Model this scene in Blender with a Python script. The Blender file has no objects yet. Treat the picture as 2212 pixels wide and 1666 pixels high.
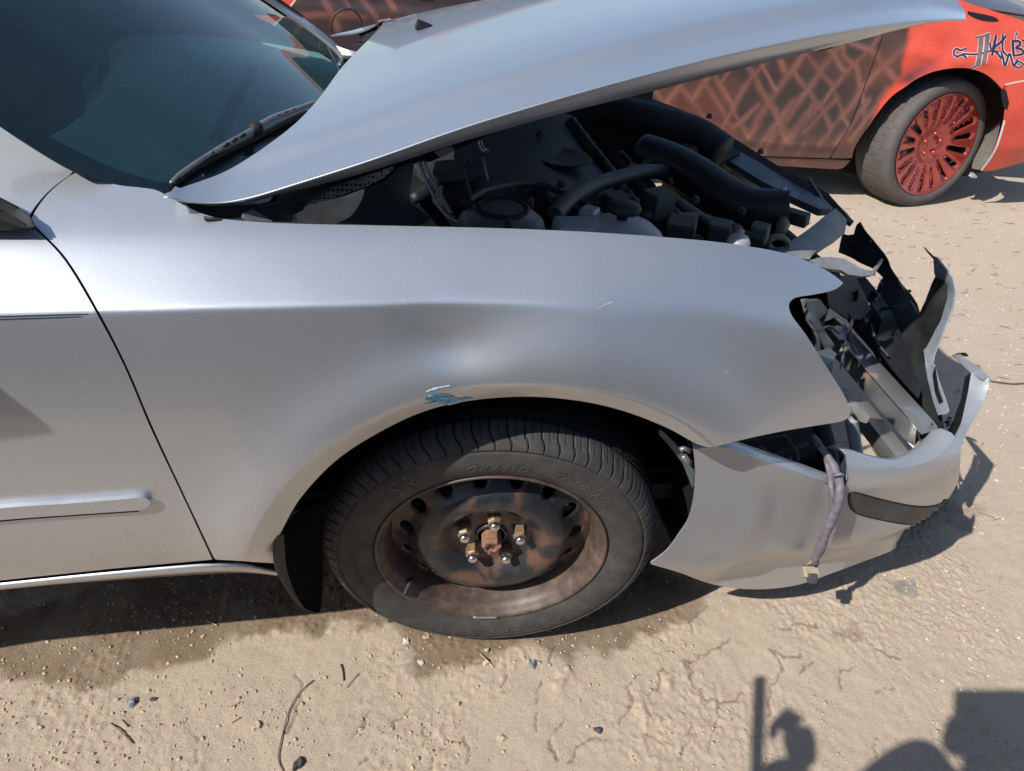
import bpy, math, random
import numpy as np
from mathutils import Vector, Matrix
from mathutils.geometry import delaunay_2d_cdt

random.seed(7)
RNG = np.random.default_rng(11)
SC = bpy.context.scene
COL = SC.collection

# ------------------------------------------------------------------ camera
PITCH, YAW, ROLL = math.radians(35.637), math.radians(-12.540), math.radians(-4.784)
CAM = np.array([-0.190, -0.908, 1.399])
F_PX, W_PX, H_PX = 2829.0 / (4080 / 2212), 2212.0, 1666.0     # survey picture 2212 x 1666
_r0 = np.array([math.cos(YAW), math.sin(YAW), 0]); _f0 = np.array([-math.sin(YAW), math.cos(YAW), 0]); _z = np.array([0, 0, 1.0])
FWD = _f0 * math.cos(PITCH) - _z * math.sin(PITCH)
_dn = -_f0 * math.sin(PITCH) - _z * math.cos(PITCH)
RIGHT = _r0 * math.cos(ROLL) + _dn * math.sin(ROLL)
DOWN = -_r0 * math.sin(ROLL) + _dn * math.cos(ROLL)
cam_data = bpy.data.cameras.new("camera")
cam = bpy.data.objects.new("camera", cam_data); COL.objects.link(cam)
cam_data.sensor_fit = 'HORIZONTAL'; cam_data.sensor_width = 36.0
cam_data.lens = 36.0 * 2829.0 / 4080.0
cam_data.clip_start = 0.02; cam_data.clip_end = 2000.0
cam.matrix_world = Matrix(((RIGHT[0], -DOWN[0], -FWD[0], CAM[0]), (RIGHT[1], -DOWN[1], -FWD[1], CAM[1]),
                           (RIGHT[2], -DOWN[2], -FWD[2], CAM[2]), (0, 0, 0, 1)))
SC.camera = cam

# ------------------------------------------------------------------ sky, sun, exposure
SUN_TRAVEL = np.array([0.933, 0.462, -1.0]); SUN_TRAVEL /= np.linalg.norm(SUN_TRAVEL)
to_sun = -SUN_TRAVEL
SUN_EL = math.asin(to_sun[2]); SUN_ROT = math.atan2(to_sun[0], to_sun[1])
world = bpy.data.worlds.new("World"); SC.world = world; world.use_nodes = True
wn = world.node_tree; bg = wn.nodes["Background"]
sky = wn.nodes.new("ShaderNodeTexSky"); sky.sky_type = 'NISHITA'; sky.sun_disc = False
sky.sun_elevation = SUN_EL; sky.sun_rotation = SUN_ROT
sky.air_density = 1.0; sky.dust_density = 0.6; sky.ozone_density = 1.5
wn.links.new(sky.outputs[0], bg.inputs[0]); bg.inputs[1].default_value = 0.11
sun_data = bpy.data.lights.new("sun", 'SUN'); sun_data.energy = 4.2; sun_data.angle = math.radians(0.53)
sun_data.color = (1.0, 0.957, 0.895)
sun = bpy.data.objects.new("sun", sun_data); COL.objects.link(sun)
sun.rotation_euler = Vector(SUN_TRAVEL).to_track_quat('-Z', 'Y').to_euler(); sun.location = (-6, -3, 8)
SC.view_settings.view_transform = 'Standard'; SC.view_settings.look = 'None'
SC.view_settings.gamma = 1.0; SC.view_settings.use_curve_mapping = False
SC.view_settings.exposure = 0.35
SC.cycles.max_bounces = 8; SC.cycles.transparent_max_bounces = 12
SC.cycles.caustics_reflective = False; SC.cycles.caustics_refractive = False

# ------------------------------------------------------------------ survey helpers
def rays(p):
    p = np.asarray(p, float).reshape(-1, 2)
    return ((p[:, :1] - W_PX / 2) / F_PX) * RIGHT + ((p[:, 1:] - H_PX / 2) / F_PX) * DOWN + FWD
def at(px, py, X=None, Y=None, Z=None):
    """the point of the place seen at (px, py) that lies on the given plane"""
    d = rays([(px, py)])[0]
    if X is not None: t = (X - CAM[0]) / d[0]
    elif Y is not None: t = (Y - CAM[1]) / d[1]
    else: t = (Z - CAM[2]) / d[2]
    return CAM + d * t
def depth_of(v):
    """outline vertex (px, py, Y) or (px, py, 'x', X) or (px, py, 'z', Z) -> depth along the view axis"""
    d = rays([(v[0], v[1])])[0]
    if len(v) == 3: return (v[2] - CAM[1]) / d[1]
    k = 'xyz'.index(v[2]); return (v[3] - CAM[k]) / d[k]
def proj(P):
    q = np.asarray(P, float).reshape(-1, 3) - CAM
    z = q @ FWD
    return np.stack([W_PX / 2 + F_PX * (q @ RIGHT) / z, H_PX / 2 + F_PX * (q @ DOWN) / z], 1)
def hit(px, G, t0=0.35, t1=5.0, n=360):
    """first point along each survey ray where the surface function G turns from < 0 to >= 0"""
    d = rays(px); N = len(d); out = np.zeros((N, 3))
    ts = np.linspace(t0, t1, n)
    P = CAM + d[:, None, :] * ts[None, :, None]
    g = G(P[..., 0], P[..., 1], P[..., 2])
    pos = g >= 0; first = pos.argmax(1); has = pos.any(1)
    lo = np.where(first > 0, ts[np.maximum(first - 1, 0)], t0); hi = ts[first]
    for _ in range(30):
        m = (lo + hi) / 2; Q = CAM + d * m[:, None]
        gm = G(Q[:, 0], Q[:, 1], Q[:, 2]) >= 0
        hi = np.where(gm, m, hi); lo = np.where(gm, lo, m)
    t = np.where(has, hi, ts[g.argmax(1)])
    return CAM + d * t[:, None]

def S(*pts, k=6):
    """smooth run through the points (Catmull-Rom), k samples per span"""
    L = max(len(p) for p in pts)
    a = np.array([list(p) for p in pts], float) if all(len(p) == len(pts[0]) for p in pts) else None
    n = len(a); out = []
    for i in range(n - 1):
        p0 = a[max(i - 1, 0)]; p1 = a[i]; p2 = a[i + 1]; p3 = a[min(i + 2, n - 1)]
        for j in range(k):
            t = j / k
            out.append(0.5 * ((2 * p1) + (-p0 + p2) * t + (2 * p0 - 5 * p1 + 4 * p2 - p3) * t * t + (-p0 + 3 * p1 - 3 * p2 + p3) * t ** 3))
    out.append(a[-1]); return [tuple(v) for v in out]

def ss(t): t = np.clip(t, 0, 1); return t * t * (3 - 2 * t)
def vnoise(x, y, seed=0):
    xi = np.floor(x).astype(np.int64); yi = np.floor(y).astype(np.int64)
    fx = x - xi; fy = y - yi
    fx = fx * fx * (3 - 2 * fx); fy = fy * fy * (3 - 2 * fy)
    def h(a, b):
        n = (a * 374761393 + b * 668265263 + seed * 974634777) & 0x7fffffff
        n = ((n ^ (n >> 13)) * 1274126177) & 0x7fffffff
        return ((n ^ (n >> 16)) & 0xffff) / 65535.0
    a = h(xi, yi); b = h(xi + 1, yi); c = h(xi, yi + 1); d = h(xi + 1, yi + 1)
    return (a + (b - a) * fx) * (1 - fy) + (c + (d - c) * fx) * fy
def fbm(x, y, seed=0, oct=4):
    s = 0; amp = 1; tot = 0
    for i in range(oct):
        s = s + amp * vnoise(x * 2 ** i, y * 2 ** i, seed + i); tot += amp; amp *= .5
    return s / tot
def inside(px, py, poly):
    poly = np.asarray(poly)[:, :2]; r = np.zeros(np.shape(px), bool)
    x1, y1 = poly[-1]
    for x2, y2 in poly:
        c = ((y1 > py) != (y2 > py))
        with np.errstate(divide='ignore', invalid='ignore'):
            xi = (x2 - x1) * (py - y1) / (y2 - y1 if y2 != y1 else 1e-9) + x1
        r ^= c & (px < xi); x1, y1 = x2, y2
    return r
def seg_dist(px, py, line):
    d = np.full(np.shape(px), 1e9)
    for (x1, y1), (x2, y2) in zip(line[:-1], line[1:]):
        dx, dy = x2 - x1, y2 - y1; L = dx * dx + dy * dy + 1e-12
        t = np.clip(((px - x1) * dx + (py - y1) * dy) / L, 0, 1)
        d = np.minimum(d, np.hypot(px - x1 - t * dx, py - y1 - t * dy))
    return d

# ------------------------------------------------------------------ object helpers
def root(name, label, cat, loc=(0, 0, 0), group=None):
    o = bpy.data.objects.new(name, None); COL.objects.link(o); o.location = loc; o.empty_display_size = .1
    o['label'] = label; o['category'] = cat
    if group: o['group'] = group
    return o
def base_of(p):
    v = Vector((0, 0, 0))
    while p is not None: v += p.location; p = p.parent
    return np.array(v)
def mesh(name, V, F, mat, parent=None, smooth=True, label=None, attr=None):
    V = np.asarray(V, float) - base_of(parent)
    me = bpy.data.meshes.new(name); me.from_pydata(V.tolist(), [], [list(map(int, f)) for f in F])
    for m in (mat if isinstance(mat, (list, tuple)) else [mat]): me.materials.append(m)
    if smooth: me.polygons.foreach_set('use_smooth', np.ones(len(me.polygons), bool))
    if attr is not None:
        a = me.color_attributes.new('paint', 'FLOAT_COLOR', 'POINT')
        a.data.foreach_set('color', np.asarray(attr, np.float32).ravel())
    me.update()
    o = bpy.data.objects.new(name, me); COL.objects.link(o)
    if parent is not None: o.parent = parent
    if label: o['label'] = label
    return o
def tag(o, label, cat, group=None):
    o['label'] = label; o['category'] = cat
    if group: o['group'] = group
    return o
def solid(o, t, off=-1.0):
    """give a sheet real thickness: a back sheet and a rim with edges of its own"""
    me = o.data; n = len(me.vertices); V = np.zeros(n * 3); me.vertices.foreach_get('co', V); V = V.reshape(-1, 3)
    F = [tuple(p.vertices) for p in me.polygons]; N = np.zeros((n, 3)); cnt = {}
    for f in F:
        a, b, c = V[f[0]], V[f[1]], V[f[2]]; w = np.cross(b - a, c - a)
        for i in f: N[i] += w
        for i in range(len(f)): cnt[(f[i], f[(i + 1) % len(f)])] = 1
    N /= np.linalg.norm(N, axis=1)[:, None] + 1e-15
    front = V + N * t * max(0, off); back = V - N * t * (1 if off < 0 else 0)
    rimE = [e for e in cnt if (e[1], e[0]) not in cnt]
    ids = sorted({i for e in rimE for i in e}); k = {i: j for j, i in enumerate(ids)}; m = len(ids)
    VV = np.vstack([front, back, front[ids], back[ids]])
    FF = F + [tuple(n + i for i in f[::-1]) for f in F] + [(2 * n + k[b], 2 * n + k[a], 2 * n + m + k[a], 2 * n + m + k[b]) for a, b in rimE]
    new = bpy.data.meshes.new(me.name); new.from_pydata(VV.tolist(), [], FF)
    for mt in me.materials: new.materials.append(mt)
    sm = bool(F) and me.polygons[0].use_smooth
    new.polygons.foreach_set('use_smooth', [sm] * len(FF))
    if len(me.color_attributes):
        c = np.zeros(n * 4, np.float32); me.color_attributes[0].data.foreach_get('color', c); c = c.reshape(-1, 4)
        na = new.color_attributes.new('paint', 'FLOAT_COLOR', 'POINT'); na.data.foreach_set('color', np.vstack([c, c, c[ids], c[ids]]).ravel())
    new.update(); o.data = new; bpy.data.meshes.remove(me)
    return o
def bevel(o, w, seg=2):
    m = o.modifiers.new('edge', 'BEVEL'); m.width = w; m.segments = seg; m.limit_method = 'ANGLE'; m.angle_limit = .6
    return o
def densify(outl, step):
    out = []
    n = len(outl)
    for i in range(n):
        a = np.array(outl[i], float); b = np.array(outl[(i + 1) % n], float)
        L = math.hypot(*(b[:2] - a[:2])); k = max(1, int(round(L / step)))
        for j in range(k): out.append(a + (b - a) * j / k)
    keep = [out[0]]
    for p in out[1:]:
        if math.hypot(*(p[:2] - keep[-1][:2])) > .35: keep.append(p)
    return np.array(keep)
def triangulate(B, step, lines=()):
    """constrained triangulation of the outline B (survey px) with a hexagonal fill"""
    lo = B.min(0); hi = B.max(0)
    ys = np.arange(lo[1], hi[1], step * .87); pts = []
    for k, y in enumerate(ys):
        xs = np.arange(lo[0] + (step / 2 if k % 2 else 0), hi[0], step); pts += [(x, y) for x in xs]
    pts = np.array(pts) if pts else np.zeros((0, 2))
    if len(pts):
        m = inside(pts[:, 0], pts[:, 1], B)
        pts = pts[m]
        if len(pts):
            d = seg_dist(pts[:, 0], pts[:, 1], [tuple(p) for p in B] + [tuple(B[0])]); pts = pts[d > step * .45]
    n = len(B); edges = []; extra = []
    for L in lines:
        q = resample(np.array(L), max(2, int(np.hypot(*np.diff(np.array(L), axis=0).T).sum() / step)))
        q = q[inside(q[:, 0], q[:, 1], B)]
        if len(pts): pts = pts[seg_dist(pts[:, 0], pts[:, 1], [tuple(p) for p in q]) > step * .5]
        k = n + sum(len(x) for x in extra); extra.append(q); edges += [(k + i, k + i + 1) for i in range(len(q) - 1)]
    allp = np.vstack([B] + extra + ([pts] if len(pts) else []))
    v, e, f, ov, oe, of = delaunay_2d_cdt([Vector(p) for p in allp], edges, [list(range(n))], 1, 1e-5)
    return np.array([tuple(p) for p in v]), [tuple(t) for t in f]
def facing(V, F):
    V = np.asarray(V); F = np.asarray(F)
    a, b, c = V[F[:, 0]], V[F[:, 1]], V[F[:, 2]]
    n = np.cross(b - a, c - a); fl = ((CAM - a) * n).sum(1) < 0
    F = F.copy(); F[fl] = F[fl][:, ::-1]; return F
def panel(name, outl, G, mat, parent, step=9, thick=.0012, label=None, paint=None, smooth=True, rng=(0.35, 5.0), lines=()):
    """sheet cut to an outline on the surface G(x,y,z)=0"""
    B = densify([p[:2] for p in outl], step)
    v2, f = triangulate(B, step, lines)
    V = hit(v2, G, *rng)
    o = mesh(name, V, facing(V, f), mat, parent, smooth, label, attr=paint(v2, V) if paint else None)
    if thick: solid(o, thick)
    return o
def mvc(B, vals, Q):
    d = B[None, :, :] - Q[:, None, :]; r = np.linalg.norm(d, axis=2) + 1e-9
    d2 = np.roll(d, -1, 1); r2 = np.roll(r, -1, 1)
    cr = d[..., 0] * d2[..., 1] - d[..., 1] * d2[..., 0]; dt = (d * d2).sum(2)
    tn = (r * r2 - dt) / np.where(np.abs(cr) < 1e-12, 1e-12, cr)
    w = (np.roll(tn, 1, 1) + tn) / r
    near = r.argmin(1); isn = r.min(1) < 1e-4
    w = np.where(isn[:, None], 0, w); w[isn, near[isn]] = 1
    return (w @ vals) / w.sum(1)
def patch(name, outl, mat, parent, step=10, thick=.002, label=None, bulge=None, smooth=True, paint=None):
    """sheet through an outline whose every vertex has its own distance"""
    full = [(p[0], p[1], 1.0 / depth_of(p)) for p in outl]
    B = densify(full, step); v2, f = triangulate(B[:, :2], step)
    inv = mvc(B[:, :2], B[:, 2], v2); t = 1 / inv
    V = CAM + rays(v2) * t[:, None]
    if bulge is not None: V = bulge(v2, V)
    o = mesh(name, V, facing(V, f), mat, parent, smooth, label, attr=paint(v2, V) if paint else None)
    if thick: solid(o, thick)
    return o
def tube_geo(path, rad, n=12, cap=True):
    P = np.array(path, float); m = len(P); rad = np.broadcast_to(np.asarray(rad, float), (m,))
    T = np.gradient(P, axis=0); T /= np.linalg.norm(T, axis=1)[:, None] + 1e-12
    up = np.array([0.21, .37, .9]); V = []
    for i in range(m):
        a = np.cross(T[i], up); a /= np.linalg.norm(a) + 1e-12; b = np.cross(a, T[i])
        for k in range(n):
            th = 2 * math.pi * k / n; V.append(P[i] + rad[i] * (math.cos(th) * a + math.sin(th) * b))
    F = [(i * n + k, i * n + (k + 1) % n, (i + 1) * n + (k + 1) % n, (i + 1) * n + k) for i in range(m - 1) for k in range(n)]
    if cap: F.append(tuple(range(n))[::-1]); F.append(tuple((m - 1) * n + k for k in range(n)))
    return V, F
def tube(name, path, rad, mat, parent=None, n=12, label=None):
    V, F = tube_geo(path, rad, n); return mesh(name, V, F, mat, parent, True, label)
def smooth3(pts, k=6): return [np.array(p) for p in S(*[tuple(p) for p in pts], k=k)]
def box_geo(c, ax, ay, az):
    c = np.asarray(c, float); V = [c + sx * np.asarray(ax) + sy * np.asarray(ay) + sz * np.asarray(az) for sx in (-1, 1) for sy in (-1, 1) for sz in (-1, 1)]
    F = [(0, 1, 3, 2), (4, 6, 7, 5), (0, 4, 5, 1), (2, 3, 7, 6), (0, 2, 6, 4), (1, 5, 7, 3)]; return V, F
def box(name, lo, hi, mat, parent=None, bev=.006, label=None):
    lo = np.array(lo, float); hi = np.array(hi, float); h = (hi - lo) / 2
    V, F = box_geo((lo + hi) / 2, (h[0], 0, 0), (0, h[1], 0), (0, 0, h[2])); o = mesh(name, V, F, mat, parent, False, label)
    if bev: bevel(o, bev)
    return o
def lathe_geo(prof, n, c, A, T, U, t0=0, t1=2 * math.pi):
    """prof: (radius, offset along A); ring axes T, U"""
    closed = abs(t1 - t0 - 2 * math.pi) < 1e-6; m = len(prof); k = n if closed else n + 1
    th = t0 + (t1 - t0) * np.arange(k) / n
    V = []
    for r, o in prof:
        V += list(np.asarray(c) + r * (np.cos(th)[:, None] * T + np.sin(th)[:, None] * U) + o * np.asarray(A))
    F = []
    for i in range(m - 1):
        for j in range(n):
            a, b = i * k + j, i * k + (j + 1) % k; F.append((a, b, b + k, a + k))
    return V, F
def lathe(name, prof, n, c, mat, parent, A=(0, 0, 1), T=(1, 0, 0), U=(0, 1, 0), label=None, smooth=True, t0=0, t1=2 * math.pi):
    V, F = lathe_geo(prof, n, c, np.array(A, float), np.array(T, float), np.array(U, float), t0, t1)
    return mesh(name, V, F, mat, parent, smooth, label)
def loft(name, rows, mat, parent, thick=0, label=None, smooth=True, flip=False):
    m, n = len(rows), len(rows[0]); V = [p for r in rows for p in r]
    F = [(i * n + j, i * n + j + 1, (i + 1) * n + j + 1, (i + 1) * n + j) for i in range(m - 1) for j in range(n - 1)]
    if flip: F = [f[::-1] for f in F]
    o = mesh(name, V, F, mat, parent, smooth, label)
    if thick: solid(o, thick)
    return o
def resample(P, n):
    P = np.array(P, float); d = np.r_[0, np.cumsum(np.linalg.norm(np.diff(P, axis=0), axis=1))]
    s = np.linspace(0, d[-1], n); return np.stack([np.interp(s, d, P[:, k]) for k in range(P.shape[1])], 1)
def line3(pts, n, k=8):
    """survey run with distances -> n points of the place"""
    P = [CAM + rays([(p[0], p[1])])[0] * depth_of(p) for p in pts]
    return resample(smooth3(P, k), n)

# ------------------------------------------------------------------ materials
def newmat(name):
    m = bpy.data.materials.new(name); m.use_nodes = True
    nt = m.node_tree; return m, nt, nt.nodes['Principled BSDF']
def P(b, **kw):
    for k, v in kw.items():
        s = b.inputs[k.replace('_', ' ')]
        s.default_value = (*v, 1) if isinstance(v, tuple) and len(v) == 3 and s.type == 'RGBA' else v
def noise(nt, scale, detail=4, rough=.6, coord='Object', dist=0.0):
    tc = nt.nodes.new('ShaderNodeTexCoord'); n = nt.nodes.new('ShaderNodeTexNoise')
    n.inputs['Scale'].default_value = scale; n.inputs['Detail'].default_value = detail; n.inputs['Roughness'].default_value = rough
    n.inputs['Distortion'].default_value = dist
    nt.links.new(tc.outputs[coord], n.inputs['Vector']); return n
def ramp(nt, src, stops):
    r = nt.nodes.new('ShaderNodeValToRGB'); nt.links.new(src, r.inputs[0])
    e = r.color_ramp.elements
    e[0].position, e[0].color = stops[0][0], (*stops[0][1], 1)
    e[1].position, e[1].color = stops[-1][0], (*stops[-1][1], 1)
    for p, c in stops[1:-1]:
        x = e.new(p); x.color = (*c, 1)
    return r
def bump(nt, b, height, strength=.3, dist=.002, chain=None):
    n = nt.nodes.new('ShaderNodeBump'); n.inputs['Strength'].default_value = strength; n.inputs['Distance'].default_value = dist
    nt.links.new(height, n.inputs['Height'])
    if chain: nt.links.new(chain.outputs[0], n.inputs['Normal'])
    nt.links.new(n.outputs[0], b.inputs['Normal']); return n
def mix(nt, fac, a, b_):
    n = nt.nodes.new('ShaderNodeMix'); n.data_type = 'RGBA'
    for s, v in ((n.inputs[0], fac), (n.inputs[6], a), (n.inputs[7], b_)):
        if hasattr(v, 'is_linked') or hasattr(v, 'links'): nt.links.new(v, s)
        else: s.default_value = (*v, 1) if isinstance(v, tuple) else v
    return n.outputs[2]
def simple(name, col, rough=.6, metal=0.0, var=.25, scale=40, coat=0.0, bmp=0.0, spec=.5):
    m, nt, b = newmat(name); n = noise(nt, scale)
    r = ramp(nt, n.outputs[0], [(.3, tuple(c * (1 - var) for c in col)), (.7, tuple(min(1, c * (1 + var)) for c in col))])
    nt.links.new(r.outputs[0], b.inputs['Base Color'])
    P(b, Roughness=rough, Metallic=metal, Coat_Weight=coat, Specular_IOR_Level=spec)
    if bmp: bump(nt, b, n.outputs[0], bmp, .003)
    return m

def silver_paint():
    m, nt, b = newmat('silver_metallic_paint')
    fl = noise(nt, 620, 1, .5); big = noise(nt, 3.0, 5, .6)
    base = ramp(nt, fl.outputs[0], [(.38, (.475, .503, .545)), (.62, (.525, .55, .59))])
    dust = ramp(nt, big.outputs[0], [(.45, (0, 0, 0)), (.8, (.06, .06, .06))])
    c = mix(nt, dust.outputs[0], base.outputs[0], (.40, .38, .34))
    nt.links.new(c, b.inputs['Base Color'])
    rr = ramp(nt, big.outputs[0], [(.3, (.38, .38, .38)), (.75, (.45, .45, .45))])
    nt.links.new(rr.outputs[0], b.inputs['Roughness'])
    P(b, Metallic=.74, Coat_Weight=.7, Coat_Roughness=.05)
    geo = nt.nodes.new('ShaderNodeNewGeometry'); sx = nt.nodes.new('ShaderNodeSeparateXYZ'); nt.links.new(geo.outputs['Position'], sx.inputs[0])
    low = nt.nodes.new('ShaderNodeMapRange'); low.inputs[1].default_value = .62; low.inputs[2].default_value = .30; nt.links.new(sx.outputs[2], low.inputs[0])
    spl = noise(nt, 55, 7, .8); sr = ramp(nt, spl.outputs[0], [(.50, (0, 0, 0)), (.74, (.75, .75, .75))])
    mm = nt.nodes.new('ShaderNodeMath'); mm.operation = 'MULTIPLY'; nt.links.new(low.outputs[0], mm.inputs[0]); nt.links.new(sr.outputs[0], mm.inputs[1])
    c2 = mix(nt, mm.outputs[0], c, (.33, .27, .20)); spk = noise(nt, 170, 2, .5); sk = ramp(nt, spk.outputs[0], [(.70, (0, 0, 0)), (.78, (.30, .30, .30))])
    c3 = mix(nt, sk.outputs[0], c2, (.62, .60, .56)); nt.links.new(c3, b.inputs['Base Color'])
    vo = nt.nodes.new('ShaderNodeTexVoronoi'); vo.inputs['Scale'].default_value = 620; tc = nt.nodes.new('ShaderNodeTexCoord'); nt.links.new(tc.outputs['Object'], vo.inputs['Vector'])
    bw = nt.nodes.new('ShaderNodeRGBToBW'); nt.links.new(vo.outputs['Color'], bw.inputs[0]); bump(nt, b, bw.outputs[0], .05, .0005)
    return m
def silver_plastic():
    m, nt, b = newmat('silver_painted_plastic')
    fl = noise(nt, 520, 1, .5); big = noise(nt, 5.0, 6, .65); scr = noise(nt, 60, 6, .8)
    base = ramp(nt, fl.outputs[0], [(.35, (.46, .475, .50)), (.65, (.52, .535, .56))])
    dust = ramp(nt, big.outputs[0], [(.42, (.0, .0, .0)), (.75, (.28, .28, .28))])
    c = mix(nt, dust.outputs[0], base.outputs[0], (.40, .35, .28))
    nt.links.new(c, b.inputs['Base Color']); P(b, Metallic=.6, Roughness=.42, Coat_Weight=.4, Coat_Roughness=.12)
    bump(nt, b, scr.outputs[0], .05, .001)
    return m
def ground_mat():
    m, nt, b = newmat('dry_yard_dirt')
    at_ = nt.nodes.new('ShaderNodeVertexColor'); at_.layer_name = 'paint'
    sep = nt.nodes.new('ShaderNodeSeparateColor'); nt.links.new(at_.outputs[0], sep.inputs[0])
    n1 = noise(nt, 2.2, 8, .65); n2 = noise(nt, 48, 8, .75); n3 = noise(nt, 210, 6, .85); n4 = noise(nt, 620, 2, .6)
    dry = ramp(nt, n1.outputs[0], [(.3, (.44, .35, .265)), (.55, (.52, .425, .33)), (.75, (.58, .48, .38))])
    spk = ramp(nt, n2.outputs[0], [(.30, (.35, .265, .19)), (.46, (.53, .425, .32)), (.62, (.57, .46, .355)), (.78, (.66, .55, .43))])
    c = mix(nt, .55, dry.outputs[0], spk.outputs[0])
    fine = ramp(nt, n3.outputs[0], [(.33, (.26, .19, .135)), (.42, (.50, .395, .295)), (.52, (.60, .485, .37)), (.62, (.64, .52, .405)), (.70, (.80, .70, .58))])
    c = mix(nt, .55, c, fine.outputs[0])
    wet = mix(nt, .80, c, (.185, .125, .072)); c = mix(nt, sep.outputs[0], c, wet)
    c = mix(nt, sep.outputs[1], c, (.12, .075, .045))
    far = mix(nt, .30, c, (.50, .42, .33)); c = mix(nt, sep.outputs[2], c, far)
    nt.links.new(c, b.inputs['Base Color']); P(b, Roughness=.92, Specular_IOR_Level=.15)
    b1 = nt.nodes.new('ShaderNodeBump'); b1.inputs['Strength'].default_value = .35; b1.inputs['Distance'].default_value = .004
    nt.links.new(n2.outputs[0], b1.inputs['Height'])
    b2 = bump(nt, b, n3.outputs[0], .9, .004, b1)
    return m
def tyre_mat(name, base, dust, ribs=True):
    m, nt, b = newmat(name); n = noise(nt, 26, 6, .7); n2 = noise(nt, 300, 3, .6)
    r = ramp(nt, n.outputs[0], [(.42, base), (.62, tuple((x + y) / 2 for x, y in zip(base, dust))), (.82, dust)])
    nt.links.new(r.outputs[0], b.inputs['Base Color']); P(b, Roughness=.78, Specular_IOR_Level=.3)
    bump(nt, b, n2.outputs[0], .18, .0008)
    return m
def rust_wheel():
    m, nt, b = newmat('black_steel_with_rust')
    n = noise(nt, 17, 4, .5, dist=.4); n2 = noise(nt, 120, 5, .7)
    r = ramp(nt, n.outputs[0], [(.50, (.018, .022, .028)), (.56, (.038, .036, .037)), (.62, (.105, .06, .045)), (.80, (.155, .09, .066))])
    d = ramp(nt, n2.outputs[0], [(.55, (0, 0, 0)), (.8, (.35, .35, .35))])
    c = mix(nt, d.outputs[0], r.outputs[0], (.22, .16, .11))
    nt.links.new(c, b.inputs['Base Color']); P(b, Roughness=.38, Metallic=.1, Specular_IOR_Level=.55)
    bump(nt, b, n2.outputs[0], .12, .0006); return m
def dusty_barrel():
    m, nt, b = newmat('brown_dusted_steel')
    n = noise(nt, 30, 6, .7); r = ramp(nt, n.outputs[0], [(.32, (.035, .029, .027)), (.56, (.10, .068, .053)), (.8, (.20, .145, .105))])
    nt.links.new(r.outputs[0], b.inputs['Base Color']); P(b, Roughness=.5, Specular_IOR_Level=.5); bump(nt, b, n.outputs[0], .15, .001); return m
def rusty(name, metalcol, rustcol, th=.55, rough=.45, metal=.8, scale=45):
    m, nt, b = newmat(name); n = noise(nt, scale, 6, .7)
    r = ramp(nt, n.outputs[0], [(th - .06, metalcol), (th + .05, rustcol)])
    nt.links.new(r.outputs[0], b.inputs['Base Color']); k = ramp(nt, n.outputs[0], [(th - .06, (metal,) * 3), (th + .05, (0, 0, 0))])
    nt.links.new(k.outputs[0], b.inputs['Metallic']); P(b, Roughness=rough); bump(nt, b, n.outputs[0], .25, .001); return m
def glass(name, tint=(.42, .56, .57), dust=(.30, .36, .37), amount=.10):
    m, nt, b = newmat(name); nt.nodes.remove(b); out = nt.nodes['Material Output']
    tr = nt.nodes.new('ShaderNodeBsdfTransparent'); tr.inputs[0].default_value = (*tint, 1)
    gl = nt.nodes.new('ShaderNodeBsdfGlossy'); gl.inputs['Roughness'].default_value = .02; gl.inputs[0].default_value = (1, 1, 1, 1)
    df = nt.nodes.new('ShaderNodeBsdfDiffuse'); df.inputs[0].default_value = (*dust, 1)
    fr = nt.nodes.new('ShaderNodeFresnel'); fr.inputs[0].default_value = 1.52
    m1 = nt.nodes.new('ShaderNodeMixShader'); m2 = nt.nodes.new('ShaderNodeMixShader')
    n = noise(nt, 6, 6, .7); r = ramp(nt, n.outputs[0], [(.35, (amount * .6,) * 3), (.7, (amount * 1.4,) * 3)])
    nt.links.new(r.outputs[0], m1.inputs[0]); nt.links.new(tr.outputs[0], m1.inputs[1]); nt.links.new(df.outputs[0], m1.inputs[2])
    nt.links.new(fr.outputs[0], m2.inputs[0]); nt.links.new(m1.outputs[0], m2.inputs[1]); nt.links.new(gl.outputs[0], m2.inputs[2])
    nt.links.new(m2.outputs[0], out.inputs[0]); return m
def painted(name, rough=.35, coat=.5):
    m, nt, b = newmat(name); a = nt.nodes.new('ShaderNodeVertexColor'); a.layer_name = 'paint'
    n = noise(nt, 9, 6, .7); r = ramp(nt, n.outputs[0], [(.3, (.85, .85, .85)), (.7, (1.1, 1.1, 1.1))])
    mu = nt.nodes.new('ShaderNodeMix'); mu.data_type = 'RGBA'; mu.blend_type = 'MULTIPLY'; mu.inputs[0].default_value = 1
    nt.links.new(a.outputs[0], mu.inputs[6]); nt.links.new(r.outputs[0], mu.inputs[7])
    nt.links.new(mu.outputs[2], b.inputs['Base Color']); P(b, Roughness=rough, Coat_Weight=coat, Coat_Roughness=.15); return m
def perforated():
    m, nt, b = newmat('perforated_grey_plate'); tc = nt.nodes.new('ShaderNodeTexCoord')
    v = nt.nodes.new('ShaderNodeTexVoronoi'); v.inputs['Scale'].default_value = 150; v.inputs['Randomness'].default_value = .1
    nt.links.new(tc.outputs['Object'], v.inputs['Vector'])
    r = ramp(nt, v.outputs['Distance'], [(.32, (.03, .03, .03)), (.42, (.36, .33, .28))])
    nt.links.new(r.outputs[0], b.inputs['Base Color']); P(b, Roughness=.7); return m

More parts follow.
